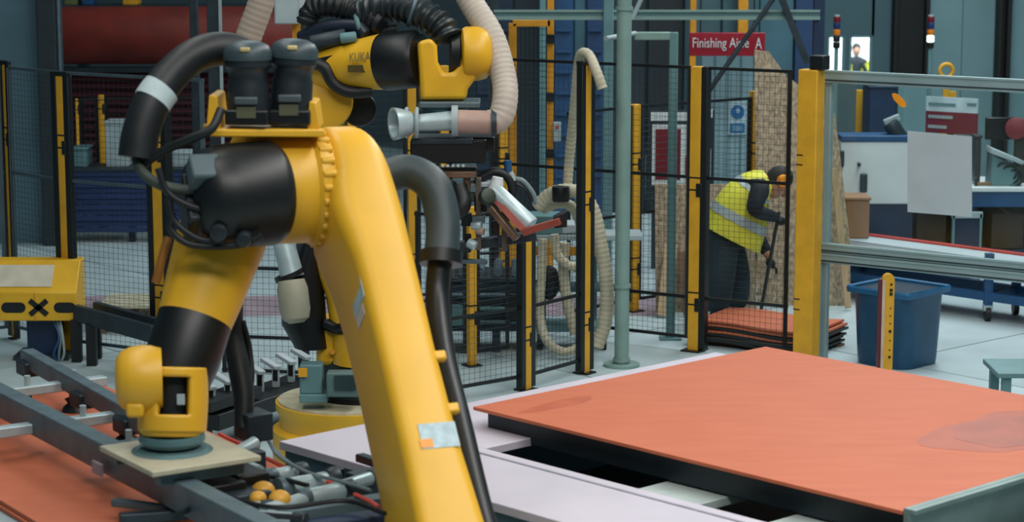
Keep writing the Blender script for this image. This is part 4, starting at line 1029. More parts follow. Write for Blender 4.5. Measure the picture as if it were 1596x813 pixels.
# rear motors in their yellow cradle
cr = part(r1, 'motor_cradle', MB().bar(P(322, 203, 8.85), P(498, 203, 8.97), .24, .03), YEL, bevel=.006)
part(cr, 'cradle_side', MB().prism([P(321, 203, 8.80), P(344, 200, 8.80), P(338, 150, 8.80), P(326, 148, 8.80)], (0, .25, 0)), YEL, bevel=.004)
part(cr, 'cradle_side', MB().prism([P(478, 203, 8.88), P(498, 200, 8.88), P(492, 160, 8.88), P(482, 158, 8.88)], (0, .2, 0)), YEL, bevel=.004)
part(cr, 'cradle_neck', MB().lathe(P(430, 206, 9.12), P(400, 280, 9.12) - P(430, 206, 9.12), [(0, .15), (.19, .16)], 32), YEL)
for (px_a, py_a, px_b, py_b, Y, lb) in ((386, 75, 388, 192, 8.86, 0), (459, 72, 452, 192, 8.93, 1)):
    a = P(px_a, py_a, Y); b = P(px_b, py_b, Y); d = (b - a).normalized(); l = (b - a).length
    mt = part(r1, 'axis_motor', MB().lathe(a, d, [(-.02, .03), (-.012, .062), (.005, .083), (.03, .092), (.07, .092), (.085, .08), (.12, .076), (.14, .082), (l, .084)], 30), MOTOR)
    part(mt, 'motor_cap', MB().lathe(a, d, [(-.03, .02), (-.026, .05), (-.012, .08), (.012, .095), (.045, .096)], 30), mat('motor_cap_grey', (50, 66, 72), .45, 0, .1, 8))
    part(mt, 'motor_cap_label', MB().box(a + V((0, -.085, .0)), (.038, .03, .016)), mat('pale_cap_label', (196, 176, 120), .5), bevel=.004)
    part(mt, 'motor_plug', MB().box(a + d * .2 + V((0, -.08, 0)), (.09, .05, .03)), mat('plug_grey', (70, 82, 86), .5), bevel=.006)
    part(mt, 'type_label', MB().box(a + d * .245 + V((.0, -.088, 0)), (.075, .006, .045)), mat('olive_label', (88, 90, 66), .6))
    part(mt, 'motor_flange', MB().box(b - d * .03, (.17, .17, .06)), BLK, bevel=.008)
# black hose on the left
hs = part(r1, 'hose_pack', MB().tube([P(392, 90, 9.0), P(350, 76, 8.98), P(305, 86, 8.92), P(266, 118, 8.86), P(238, 158, 8.8), P(220, 205, 8.76), P(214, 246, 8.74)], lambda q: .066 + .010 * q, 18), BLK2)
part(hs, 'tape_band', MB().tube([P(252, 138, 8.83), P(244, 148, 8.815), P(237, 159, 8.8)], .0765, 18), mat('white_tape', (186, 204, 208), .6))
part(hs, 'hose_tail', MB().tube([P(212, 246, 8.74), P(222, 268, 8.7), P(250, 288, 8.66), P(290, 296, 8.66), P(320, 290, 8.66)], .021), mat('olive_cable', (62, 72, 66), .6))
part(hs, 'thin_cable', MB().tube([P(215, 262, 8.74), P(255, 235, 8.7), P(300, 215, 8.66), P(330, 200, 8.66), P(345, 170, 8.7)], .018), BLK2)
for pts in ([(268, 330), (266, 356), (290, 378), (330, 384), (380, 380), (408, 366)], [(262, 310), (272, 345), (310, 372), (350, 376)], [(246, 262), (262, 300), (300, 322), (345, 330)]):
    part(r1, 'loop_cable', MB().tube([P(a, b, 8.62) for a, b in pts], .014), BLK2)
# black hose down the right side of the link
off = -.165
hp = [P(596, 276, 9.2), P(640, 268, 9.2), P(676, 292, 9.16), P(690, 345, 9.1), P(688, 402, 9.02)]
h2 = part(r1, 'conduit', MB().tube(hp, .072, 16), mat('conduit_grey', (44, 58, 62), .5, 0, .1, 9))
part(h2, 'conduit_clamp', MB().cyl(P(688, 392, 9.02), P(687, 412, 9.0), .088, n=24), BLK)
h3 = part(r1, 'conduit', MB().tube([P(686, 405, 9.02), P(682, 470, 8.95), P(692, 560, 8.75), P(716, 660, 8.5), P(742, 770, 8.25), P(764, 860, 8.05), P(775, 960, 7.85)], .05, 14), BLK)
# silver counter-tube etc. near link on the inner side
# base column
part(r1, 'shoulder', MB().rcyl(B2 + AX * .2, B2 - AX * .2, .27, .03), YEL)
part(r1, 'carousel', MB().loft([[V((base_c.x + math.cos(a) * r, base_c.y + math.sin(a) * r, z)) for a in [2 * PI * k / 28 for k in range(28)]] for r, z in ((.40, .22), (.42, .26), (.34, .36), (.26, B2.z - .05), (.2, B2.z))]), YEL)
part(r1, 'base_plinth', MB().cyl((base_c.x, base_c.y, 0), (base_c.x, base_c.y, .22), .44, .42, 32), DSTEEL)

# ---------------- gripper of the foreground robot
hg = 1.05
gr_c = PH(285, 715, hg)
g = thing('suction_gripper', 'steel frame suction gripper under the foreground robot wrist', 'gripper', (gr_c.x, gr_c.y, .90))
GT = 1.04
def G(px, py, z=GT): return PH(px, py, z)
bm1a = G(42, 556); bm1b = G(335, 722)
bm2a = G(-60, 592); bm2b = G(420, 838)
part(g, 'long_beam', MB().bar(bm1a, bm1b, .07, .085), STEEL, bevel=.006)
b2o = part(g, 'long_beam', MB().bar(bm2a, bm2b, .09, .12), STEEL, bevel=.006)
part(b2o, 'data_plate', MB().box(G(166, 722, GT - .02) + V((-.03, -.04, -.01)), (.09, .012, .05), RL), mat('plate_pinkish', (150, 146, 158), .5))
def on_beam(a, b, t_): return a.lerp(b, t_)
for t1, t2, m in ((.03, .08, SILV), (.36, .31, SILV), (.60, .48, STEEL)):
    p1 = on_beam(bm1a, bm1b, t1); p2 = on_beam(bm2a, bm2b, t2); d = (p1 - p2)
    dd = e2 * d.dot(e2)
    cb_ = part(g, 'cross_bar', MB().bar(p2 + dd * 1.35 + V((0, 0, -.03)), p2 - dd * (.5 if m is SILV else .05) + V((0, 0, -.03)), .06, .045), m, bevel=.005)
    for q in (1.0, .5):
        c = p2 + dd * q + V((0, 0, -.05))
        cp = part(g, 'suction_cup', MB().lathe(c, (0, 0, -1), [(0, .018), (.04, .02), (.05, .045), (.07, .03), (.085, .05), (c.z - .881, .06)], 20), BLK2)
        part(cp, 'cup_stem', MB().cyl(c, c + V((0, 0, .09)), .015, n=10), SILV)
    part(cb_, 'beam_clamp', MB().box(p1 + V((0, 0, -.04)), (.13, .12, .07), RL), DSTEEL, bevel=.008)
# adapter plate and flange ring
fc = P(268, 680, 8.60) + V((0, 0, -.035))
part(g, 'adapter_plate', MB().box(fc + V((.03, -.01, -.03)), (.50, .46, .022), RL), CREAMP, bevel=.004)
part(g, 'adapter_ring', MB().lathe(fc + V((0, 0, -.018)), (0, 0, 1), [(-.012, .16), (0, .16), (.008, .14), (.012, .14)], 32), mat('ring_teal', (110, 142, 146), .35, .4))
part(g, 'plate_rail', MB().bar(fc + e1 * .2 - e2 * .16 + V((0, 0, -.07)), fc + e1 * .2 + e2 * .2 + V((0, 0, -.07)), .05, .05), STEEL, bevel=.005)
part(g, 'plate_rail', MB().bar(fc - e1 * .2 - e2 * .16 + V((0, 0, -.07)), fc - e1 * .2 + e2 * .2 + V((0, 0, -.07)), .05, .05), STEEL, bevel=.005)
part(g, 'side_tube', MB().tube([G(335, 718, 1.02), G(372, 704, 1.04), G(398, 690, 1.06)], .03), SILV)
part(g, 'side_tube', MB().tube([G(358, 716, 1.0), G(385, 728, 1.0), G(404, 736, 1.0)], .03), SILV)
# cylinders on the right
for (a, b, r) in (((418, 745), (470, 735), .035), ((440, 762), (520, 748), .042), ((470, 776), (545, 762), .034), ((400, 800), (585, 742), .028), ((330, 800), (470, 812), .03), ((300, 795), (420, 790), .025)):
    p, q = G(*a, .98), G(*b, .98)
    cy = part(g, 'pneumatic_cylinder', MB().rcyl(p, q, r, .008, 18), SILV)
    part(cy, 'end_cap', MB().rcyl(p - (q - p).normalized() * .02, p + (q - p).normalized() * .035, r * 1.2, .006, 18), STEEL)
    part(cy, 'end_cap', MB().rcyl(q - (q - p).normalized() * .035, q + (q - p).normalized() * .02, r * 1.2, .006, 18), DSTEEL)
for (px__, py__, r) in ((410, 766, .05), (436, 778, .045), (402, 776, .035)):
    kn = part(g, 'yellow_knob', MB().ball(G(px__, py__, 1.0), r, (1, 1, .85)), mat('knob_yellow', (214, 160, 56), .45))
part(g, 'valve_block', MB().box(G(375, 752, 1.0), (.24, .14, .12), RL), BLK, bevel=.008)
part(g, 'valve_block', MB().box(G(330, 768, .98), (.3, .16, .14), RL), BLK, bevel=.008)
part(g, 'valve_block', MB().box(G(392, 718, 1.0), (.12, .08, .10), RL), DSTEEL, bevel=.008)
part(g, 'valve_block', MB().box(G(375, 782, .97), (.16, .2, .10), RL), DSTEEL, bevel=.008)
part(g, 'valve_block', MB().box(G(395, 662, 1.1), (.14, .12, .12), RL), DSTEEL, bevel=.008)
part(g, 'sensor_clamp', MB().box(G(523, 742, .97), (.06, .06, .075), RL), BLK, bevel=.008)
part(g, 'sensor_clamp', MB().bar(G(500, 742, .96), G(525, 752, .96), .05, .03), BLK, bevel=.006)
part(g, 'sensor_clamp', MB().bar(G(560, 712, .97), G(596, 724, .97), .045, .035), mat('teal_black', (24, 46, 54), .4), bevel=.006)
part(g, 'outer_frame', MB().bar(G(545, 756, .95), G(640, 735, .95), .06, .1), mat('frame_dark_teal', (34, 58, 66), .45), bevel=.006)
part(g, 'outer_frame', MB().bar(G(390, 812, .95), G(640, 776, .95), .08, .06), STEEL, bevel=.006)
part(g, 'outer_frame', MB().bar(G(440, 830, .95), G(660, 800, .95), .1, .06), NAVY, bevel=.006)
part(g, 'stub_bar', MB().bar(G(176, 782, .96), G(262, 792, .96), .035, .03), STEEL, bevel=.005)
part(g, 'stub_bar', MB().bar(G(186, 808, .95), G(290, 800, .95), .05, .04), DSTEEL, bevel=.005)
for pts, m, r in (([(408, 660), (428, 700), (470, 732), (540, 752), (578, 764)], CABLE, .008), ([(398, 640), (420, 690), (440, 715), (500, 745)], CABLE, .007),
                  ([(300, 770), (360, 742), (420, 742), (480, 756)], BLK2, .01), ([(280, 800), (330, 780), (400, 800), (470, 806)], BLK2, .012), ([(380, 640), (402, 668), (400, 700), (380, 730)], CABLE, .01),
                  ([(345, 770), (400, 786), (450, 790), (540, 780), (600, 800)], BLK2, .01)):
    part(g, 'air_line', MB().tube([G(a, b, 1.02) for a, b in pts], r, 8), m)
for pts in ([(342, 676), (372, 690), (402, 700)], [(416, 714), (440, 726), (456, 732)], [(553, 770), (575, 780), (590, 790)], [(500, 748), (518, 752), (534, 752)]):  # red tubes standing in for the orange sheet's right edge
    part(g, 'red_edge_line', MB().tube([G(a, b, .99) for a, b in pts], .009, 8), RED_EDGE)
single('drop_hose', 'thick black hose hanging down right of the robot wrist', 'hose', MB().tube([P(366, 470, 9.4), P(364, 520, 9.4), P(372, 570, 9.35), P(380, 620, 9.3), P(378, 668, 9.25)], lambda q: .036 + .012 * math.sin(q * PI), 14), BLK2)
single('drop_cable', 'slim dark cable loop beside the thick hanging hose', 'cable', MB().tube([P(378, 500, 9.4), P(388, 540, 9.4), P(392, 590, 9.35), P(384, 640, 9.3)], .013, 10), BLK2)

# ================================================================ BACKGROUND ROBOT
Y2 = 12.7
b2c = V((*XY(543, Y2), 0)); zt_2 = .44
r2 = thing('industrial_robot', 'second yellow robot behind, arm stretched right holding a vacuum tool', 'robot', (b2c.x, b2c.y, 0))
part(r2, 'base_ring', MB().lathe(b2c, (0, 0, 1), [(0, .45), (.28, .45), (.30, .41), (.36, .41), (.40, .43), (zt_2, .43)], 44), YEL2)
bt2 = part(r2, 'base_top', MB().cyl(b2c + V((0, 0, zt_2)), b2c + V((0, 0, zt_2 + .012)), .415, n=44), mat('base_top_cream', (196, 190, 160), .6, 0, .12, 14))
part(r2, 'carousel_seal', MB().cyl(b2c + V((.08, .10, zt_2 + .012)), b2c + V((.08, .10, zt_2 + .04)), .31, n=40), BLK)
part(r2, 'carousel', MB().cyl(b2c + V((.08, .08, zt_2 + .04)), b2c + V((.08, .08, zt_2 + .30)), .28, .24, 32), mat('carousel_dark', (36, 50, 54), .5))
def g2(px, py, Y=Y2): return P(px, py, Y)
part(r2, 'junction_box', MB().box(g2(486, 588, 12.42), (.13, .12, .17)), TEALP, bevel=.01)
part(r2, 'junction_label', MB().box(g2(472, 580, 12.34), (.05, .01, .05)), mat('amber_label', (222, 160, 30), .5))
bx_ = part(r2, 'junction_box', MB().box(g2(536, 597, 12.36), (.19, .1, .14)), mat('box_teal', (86, 112, 112), .5), bevel=.01)
part(bx_, 'box_window', MB().box(g2(538, 596, 12.30), (.12, .01, .08)), mat('box_window', (40, 58, 60), .4))
part(r2, 'junction_foot', MB().box(g2(490, 617, 12.42), (.16, .14, .05)), TEALP, bevel=.008)
sh = g2(560, 520, 12.75)
part(r2, 'shoulder', MB().box(g2(545, 528, 12.8), (.36, .4, .24)), YEL2, bevel=.03)
for k in range(6): part(r2, 'shoulder_bolt', MB().cyl(g2(518 + 14 * k, 548, 12.59), g2(518 + 14 * k, 548, 12.56), .016, n=10), AMBER)
# lower link going up-left to the elbow
el = g2(500, 165, 12.9)
part(r2, 'link_arm', MB().loft([[c + V((math.cos(a) * w_, math.sin(a) * .14, math.sin(a) * .02)) for a in [2 * PI * k / 16 + .2 for k in range(16)]]
     for c, w_ in ((g2(556, 560, 12.66), .15), (g2(550, 505, 12.66), .13), (g2(538, 460, 12.66), .11), (g2(516, 400, 12.68), .11), (g2(500, 330, 12.72), .12), (g2(500, 190, 12.9), .14), (g2(500, 140, 12.9), .12))]), YEL2)
el_o = part(r2, 'elbow', MB().rcyl(g2(505, 158, 12.62), g2(505, 158, 13.1), .165, .03), YEL2)
part(el_o, 'elbow_bend_hose', MB().tube([g2(480, 95, 12.55), g2(505, 105, 12.55), g2(520, 130, 12.55), g2(545, 143, 12.55), g2(580, 142, 12.55)], .035, 12), BLK2)
part(el_o, 'elbow_cover', MB().rcyl(g2(560, 170, 12.75), g2(560, 170, 13.0), .10, .02), BLK)
# silver balancer with cream end
bl = part(r2, 'balancer', MB().cyl(g2(438, 362, 12.55), g2(456, 432, 12.5), .06, .068), SILV)
part(bl, 'balancer_strap', MB().cyl(g2(449, 425, 12.5), g2(452, 432, 12.5), .085), BLK)
part(bl, 'balancer_end', MB().lathe(g2(454, 436, 12.46), g2(462, 500, 12.42) - g2(454, 436, 12.46), [(0, .075), (.05, .088), (.17, .088), (.22, .075), (.245, .04)], 26), mat('cream_end', (160, 158, 138), .5))
part(r2, 'motor_block', MB().loft([[c + V((math.cos(a) * w_, math.sin(a) * .12, 0)) for a in [2 * PI * k / 14 for k in range(14)]] for c, w_ in ((g2(486, 540, 12.65), .10), (g2(474, 505, 12.65), .13), (g2(472, 440, 12.65), .12), (g2(484, 390, 12.65), .06), (g2(490, 360, 12.65), .04))]), BLK)
part(r2, 'motor_hook', MB().tube([g2(508, 505, 12.6), g2(530, 512, 12.55), g2(548, 500, 12.5), g2(552, 480, 12.5)], .035, 12), BLK)
# upper arm
a0 = g2(490, 108, 12.75); a1 = g2(600, 96, 12.55); ad = (a1 - a0).normalized(); al = (a1 - a0).length
ua = part(r2, 'upper_arm', MB().lathe(a0, ad, [(-.1, .1), (0, .136), (.12, .138), (al * .62, .142), (al, .158)], 36), YEL2)
c1_ = g2(657, 91, 12.45); cd_ = (c1_ - a1).normalized()
part(r2, 'arm_collar', MB().lathe(a1, cd_, [(-.004, .159), (.01, .163), ((c1_ - a1).length - .03, .16), ((c1_ - a1).length, .14)], 36), BLK)
text(ua, 'maker_lettering', 'KUKA', g2(545, 97, 12.44), (1, -.2, .1), (0, .15, 1), .12, .05, mat('dull_lettering', (120, 110, 70), .5))
part(ua, 'type_mark', MB().box(g2(556, 107, 12.44), (.10, .006, .04)), mat('dark_olive_mark', (70, 58, 16), .5))
part(ua, 'type_mark', MB().box(g2(577, 105, 12.43), (.03, .006, .035)), mat('amber_mark', (190, 140, 24), .5))
part(r2, 'arm_rail', MB().bar(g2(492, 96, 12.6), g2(640, 62, 12.5), .05, .03), BLK)
yc = g2(694, 108, 12.42)
yoke(r2, yc, V((1, .1, 0)), V((0, 0, -1)), V((.1, -1, .1)), 1.0, YEL2)
# corrugated hose and cable carrier on top of the arm
part(r2, 'corrugated_hose', MB().tube([g2(560, 22, 12.7), g2(590, 12, 12.65), g2(625, 12, 12.6), g2(660, 22, 12.5), g2(688, 42, 12.45), g2(700, 62, 12.42)], .085, 16, 8, .22, .05), mat('corrugated_black', (34, 44, 48), .4))
part(r2, 'hose_bundle', MB().tube([g2(478, 40, 12.8), g2(490, 14, 12.8), g2(520, 8, 12.75), g2(560, 20, 12.7), g2(600, 40, 12.6)], .07, 14, 8, .12, .04), BLK2)
part(r2, 'hose_bundle', MB().tube([g2(470, 60, 12.8), g2(510, 44, 12.72), g2(556, 42, 12.65), g2(572, 56, 12.6)], .045, 12), mat('navy_hose', (26, 36, 52), .4))
part(r2, 'hose_bundle', MB().tube([g2(480, 70, 12.7), g2(520, 56, 12.7), g2(570, 54, 12.65), g2(620, 46, 12.6)], .03, 12), BLK2)
part(r2, 'hose_clamp', MB().torus(g2(560, 40, 12.66), (1, 0, .3), .06, .016), TEALP)
part(r2, 'hose_clamp', MB().torus(g2(644, 15, 12.55), (1, 0, -.3), .092, .014), STEEL)
part(r2, 'arm_motor', MB().rcyl(g2(484, 68, 12.6), g2(540, 56, 12.6), .045, .012), DSTEEL)
part(r2, 'arm_motor', MB().rcyl(g2(505, 74, 12.75), g2(600, 40, 12.75), .10, .02), BLK)
part(r2, 'arm_motor', MB().rcyl(g2(530, 60, 12.55), g2(556, 57, 12.55), .03, .01), TEALP)

# vacuum tool
tl = thing('vacuum_tool', 'cluttered vacuum gripper hanging below the second robot wrist', 'gripper', (*XY(710, 12.4), P(710, 400, 12.4).z))
def k2(px, py, Y=12.4): return P(px, py, Y)
part(tl, 'mounting_plate', MB().box(k2(702, 160), (.33, .3, .03)), STEEL, bevel=.005)
part(tl, 'mounting_plate', MB().box(k2(702, 172), (.12, .14, .09)), DSTEEL, bevel=.005)
pp_ = part(tl, 'suction_pipe', MB().cyl(k2(640, 192, 12.25), k2(708, 188, 12.25), .045, .055), SILV)
part(pp_, 'pipe_mouth', MB().lathe(k2(645, 191, 12.25), k2(612, 193, 12.2) - k2(645, 191, 12.25), [(0, .05), (.03, .07), (.09, .085), (.12, .09), (.12, .075), (.06, .06), (.06, .0)], 28), SILV)
for q in (634, 650): part(pp_, 'pipe_ring', MB().torus(k2(q, 191, 12.25), (1, 0, 0), .075, .012), LGREY)
part(pp_, 'pipe_flange', MB().cyl(k2(704, 188, 12.25), k2(714, 188, 12.25), .085), LGREY)
part(tl, 'pink_sleeve', MB().cyl(k2(712, 189, 12.24), k2(776, 191, 12.24), .064, n=22), PINKP)
part(tl, 'hose_band', MB().cyl(k2(766, 191, 12.24), k2(774, 191, 12.24), .078, n=24), DSTEEL)
part(tl, 'black_body', MB().box(k2(700, 232), (.42, .28, .13)), BLK, bevel=.01)
part(tl, 'black_body', MB().box(k2(740, 222), (.22, .2, .08)), BLK, bevel=.01)
part(tl, 'black_body', MB().box(k2(690, 216), (.34, .3, .03)), DSTEEL, bevel=.006)
for q in range(5): part(tl, 'bolt', MB().cyl(k2(690 + 8 * q, 258, 12.25), k2(690 + 8 * q, 258, 12.235), .009, n=8), SILV)
part(tl, 'bronze_plate', MB().box(k2(712, 268), (.22, .26, .035)), BRONZ, bevel=.005)
part(tl, 'bronze_plate', MB().box(k2(728, 290), (.035, .2, .15)), BRONZ, bevel=.005)
part(tl, 'side_plate', MB().box(k2(746, 330), (.03, .2, .40)), mat('plate_brown_grey', (96, 88, 80), .5, .3), bevel=.004)
part(tl, 'side_plate', MB().box(k2(786, 352), (.03, .2, .26)), MATS['plate_brown_grey'], bevel=.004)
part(tl, 'bracket_plate', MB().box(k2(752, 286), (.13, .12, .025)), PALEG, bevel=.004)
part(tl, 'black_hose', MB().tube([k2(700, 284, 12.3), k2(694, 310, 12.25), k2(708, 332, 12.25), k2(722, 318, 12.25), k2(716, 290, 12.3)], .045, 12), BLK2)
part(tl, 'black_hose', MB().tube([k2(742, 282), k2(770, 268), k2(792, 276), k2(800, 300), k2(792, 320)], .028, 12), BLK2)
part(tl, 'wire_bundle', MB().tube([k2(800, 278), k2(815, 282), k2(830, 300), k2(836, 318)], .014, 8), CABLE)
part(tl, 'wire_bundle', MB().tube([k2(804, 286), k2(818, 294), k2(828, 312)], .01, 8), BLK2)
part(tl, 'blue_coupling', MB().cyl(k2(791, 250), k2(792, 268), .022, n=16), BLUE)
part(tl, 'air_fitting', MB().cyl(k2(794, 268), k2(800, 282), .02, n=14), LGREY)
cyl_ = part(tl, 'slanted_cylinder', MB().rcyl(k2(768, 296, 12.3), k2(828, 352, 12.2), .052, .01), SILV)
part(cyl_, 'red_stripe', MB().bar(k2(774, 312, 12.245), k2(816, 358, 12.145), .035, .02, (0, -1, 0)), mat('dull_red', (158, 84, 74), .5))
part(cyl_, 'white_cap', MB().cyl(k2(776, 276, 12.3), k2(772, 298, 12.3), .03, .045), WHITE)
part(cyl_, 'clamp_wheel', MB().rcyl(k2(756, 308, 12.25), k2(762, 304, 12.2), .045, .01), mat('dark_green_grey', (40, 52, 44), .5))
part(tl, 'cylinder_cradle', MB().bar(k2(764, 322, 12.25), k2(806, 372, 12.2), .06, .035), BRONZ, bevel=.004)
rb = part(tl, 'red_bracket', MB().bar(k2(815, 362, 12.15), k2(874, 344, 12.1), .05, .04), mat('dull_red_metal', (150, 76, 62), .45, .2), bevel=.004)
part(rb, 'black_end_block', MB().prism([k2(862, 340, 12.1), k2(884, 328, 12.1), k2(884, 354, 12.1), k2(864, 356, 12.1)], (0, .1, 0)), BLK, bevel=.004)
part(tl, 'bottom_bar', MB().bar(k2(688, 388), k2(836, 366), .10, .05), DSTEEL, bevel=.005)
part(tl, 'bottom_bar', MB().bar(k2(660, 404), k2(760, 408), .06, .02), STEEL, bevel=.004)
rnd = random.Random(11)
for k in range(26):
    x_ = rnd.uniform(690, 790); y_ = rnd.uniform(300, 392)
    if k % 3 == 0: part(tl, 'fitting', MB().rcyl(k2(x_, y_, 12.3), k2(x_ + rnd.uniform(8, 16), y_ + rnd.uniform(-6, 6), 12.28), rnd.uniform(.015, .03), .004, 12), (SILV, STEEL, PINKP)[k % 9 // 3])
    else: part(tl, 'valve', MB().box(k2(x_, y_, rnd.uniform(12.28, 12.45)), (rnd.uniform(.03, .09), .06, rnd.uniform(.03, .1))), (DSTEEL, BLK, STEEL, mat('green_grey_metal', (86, 104, 96), .5, .3))[k % 4], bevel=.005)

# white suction hoses
single('suction_hose', 'white ribbed hose curving down to the vacuum tool', 'hose', MB().tube([P(716, -30, 12.6), P(738, 10, 12.55), P(768, 60, 12.45), P(785, 120, 12.35), P(787, 155, 12.28), P(780, 182, 12.25), P(764, 192, 12.25)], .072, 16, 10, .03, .03), mat('hose_white', (186, 176, 164), .6, 0, .05, 8))
single('suction_hose', 'pale straight hose dropping behind the black motors', 'hose', MB().tube([P(416, -30, 11.5), P(405, 10, 11.5), P(392, 45, 11.5), P(378, 84, 11.5)], .068, 16, 10, .025, .03), mat('hose_pale', (164, 152, 138), .6, 0, .05, 8))
# grey electrical box at the top with post
q = P(462, 12, 14.2)
t = thing('electrical_box', 'light grey electrical box on amber bracket above the second robot', 'box', (q.x, q.y, 0))
part(t, 'box_body', MB().box(q + V((-.06, 0, .08)), (.15, .12, .36)), LGREY, bevel=.01)
part(t, 'box_body', MB().box(q + V((.04, .02, .12)), (.1, .1, .3)), PALEG, bevel=.01)
part(t, 'bracket', MB().box(P(462, 45, 14.3), (.05, .05, .2)), AMBER)
part(t, 'support_post', MB().box((q.x, q.y + .15, q.z / 2), (.07, .07, q.z)), DSTEEL)
# dark post at upper left
t = thing('dark_post', 'dark upright post with pale edge before the red roll', 'post', (XY(341, 18.6).x, 18.6, 0))
zz = P(341, -30, 18.6).z
part(t, 'post_body', MB().box((XY(341, 18.6).x, 18.6, zz / 2), (.1, .1, zz)), DSTEEL, bevel=.006)
part(t, 'pale_edge', MB().box((XY(352, 18.6).x, 18.56, zz / 2), (.02, .05, zz)), LGREY)
t = thing('dark_post', 'slimmer dark post left of the pale edged one', 'post', (XY(311, 19.2).x, 19.2, 0))
zz = P(311, -30, 19.2).z
part(t, 'post_body', MB().box((XY(311, 19.2).x, 19.2, zz / 2), (.07, .07, zz)), DSTEEL, bevel=.006)
part(t, 'foot_plate', MB().box((XY(311, 19.2).x, 19.2, .008), (.16, .16, .016)), DSTEEL)

# ================================================================ rack of clamps behind (between the robots)
yq = 13.6
t = thing('clamp_conveyor', 'row of grey clamp stands on a dark rail between the robots', 'conveyor', (XY(385, yq).x, yq, 0))
zr = P(385, 640, yq).z
ra, rb_ = P(310, 655, 13.2), P(480, 598, 14.2)
part(t, 'bed_rail', MB().bar(ra, rb_, .3, .1), BLK, bevel=.006)
part(t, 'top_cover', MB().bar(ra + V((0, -.05, .1)), ra.lerp(rb_, .45) + V((0, -.05, .1)), .2, .06), BLK)
for q_ in (.05, .95): c = ra.lerp(rb_, q_); part(t, 'leg', MB().bar((c.x, c.y, 0), (c.x, c.y, c.z - .04), .08, .08), DSTEEL)
for k in range(7):
    c = ra.lerp(rb_, .06 + k * .145) + V((0, .08, .08))
    cs = part(t, 'clamp_stand', MB().box(c + V((.03, -.03, .03)), (.045, .05, .12)), LGREY, bevel=.006)
    part(cs, 'clamp_head', MB().bar(c + V((-.06, .07, .13)), c + V((.05, -.07, .10)), .05, .025), PALEG, bevel=.005)
    part(cs, 'clamp_jaw', MB().box(c + V((.03, -.04, .05)), (.03, .04, .07)), BLK, bevel=.004)

# ================================================================ trolley + cream hoses in the middle
ytr = 16.35
t = thing('hose_trolley', 'grey steel trolley on black castors behind the tall yellow post', 'trolley', (XY(890, ytr).x, ytr, 0))
x0, x1 = XY(836, ytr).x, XY(948, ytr).x
part(t, 'deck', MB().box(((x0 + x1) / 2, ytr + .12, .16), (x1 - x0, .3, .05)), TEALP, bevel=.006)
for xx in (x0 + .03, x1 - .03):
    for yy in (ytr, ytr + .24):
        ca_ = part(t, 'castor', MB().cyl((xx - .02, yy, .065), (xx + .02, yy, .065), .065, n=18), BLK2)
        part(ca_, 'castor_fork', MB().box((xx, yy, .12), (.06, .06, .03)), SILV)
for xx in (x0 + .05, x1 - .1): part(t, 'post', MB().box((xx, ytr + .22, .5), (.05, .05, .65)), TEALP)
part(t, 'shelf', MB().box(((x0 + x1) / 2, ytr + .12, .45), (x1 - x0, .28, .03)), STEEL)
part(t, 'top_deck', MB().box(((x0 + x1) / 2 + .1, ytr + .12, .84), (x1 - x0 + .3, .3, .04)), LGREY, bevel=.006)
part(t, 'amber_rail', MB().box(((x0 + x1) / 2 - .05, ytr - .02, .74), (x1 - x0 + .1, .04, .06)), AMBER)
part(t, 'top_machine', MB().box(((x0 + x1) / 2 - .22, ytr + .12, .93), (.3, .26, .14)), TEALP, bevel=.01)
part(t, 'top_machine', MB().box(((x0 + x1) / 2 + .02, ytr + .12, .90), (.22, .25, .07)), PALEG, bevel=.01)
part(t, 'black_bag', MB().ball(P(856, 440, ytr - .08), .1, (.8, .5, 1.3)), BLK2)
ymb = 16.2
t = thing('machine_bed', 'low dark machine bed behind the short yellow post', 'machine', (XY(760, ymb).x, ymb + .25, 0))
xa, xb = XY(678, ymb).x, XY(826, ymb).x
part(t, 'body_panel', MB().box(((xa + xb) / 2, ymb + .25, .34), (xb - xa, .46, .36)), mat('machine_dark_teal', (34, 52, 60), .5, .1, .25, 6), bevel=.006)
part(t, 'bed_plate', MB().box(((xa + xb) / 2, ymb + .25, .545), (xb - xa + .04, .5, .04)), DSTEEL, bevel=.006)
for k in range(4): part(t, 'leg', MB().box((xa + .05 + (xb - xa - .1) * k / 3, ymb + .06, .08), (.06, .06, .16)), DSTEEL)
for k in range(5): part(t, 'roller', MB().cyl((xa + .07 + k * .13, ymb + .02, .60), (xa + .07 + k * .13, ymb + .48, .60), .034, n=14), STEEL)
for k, z in enumerate((.24, .34, .44)): part(t, 'front_pipe', MB().cyl((xa, ymb - .03, z), (xb, ymb - .03, z), .016, n=10), (STEEL, TEALP, STEEL)[k])
part(t, 'front_box', MB().box((xa + .16, ymb - .03, .30), (.12, .1, .16)), TEALP, bevel=.008)
part(t, 'front_box', MB().box((xb - .12, ymb - .03, .36), (.1, .1, .2)), BLK, bevel=.008)

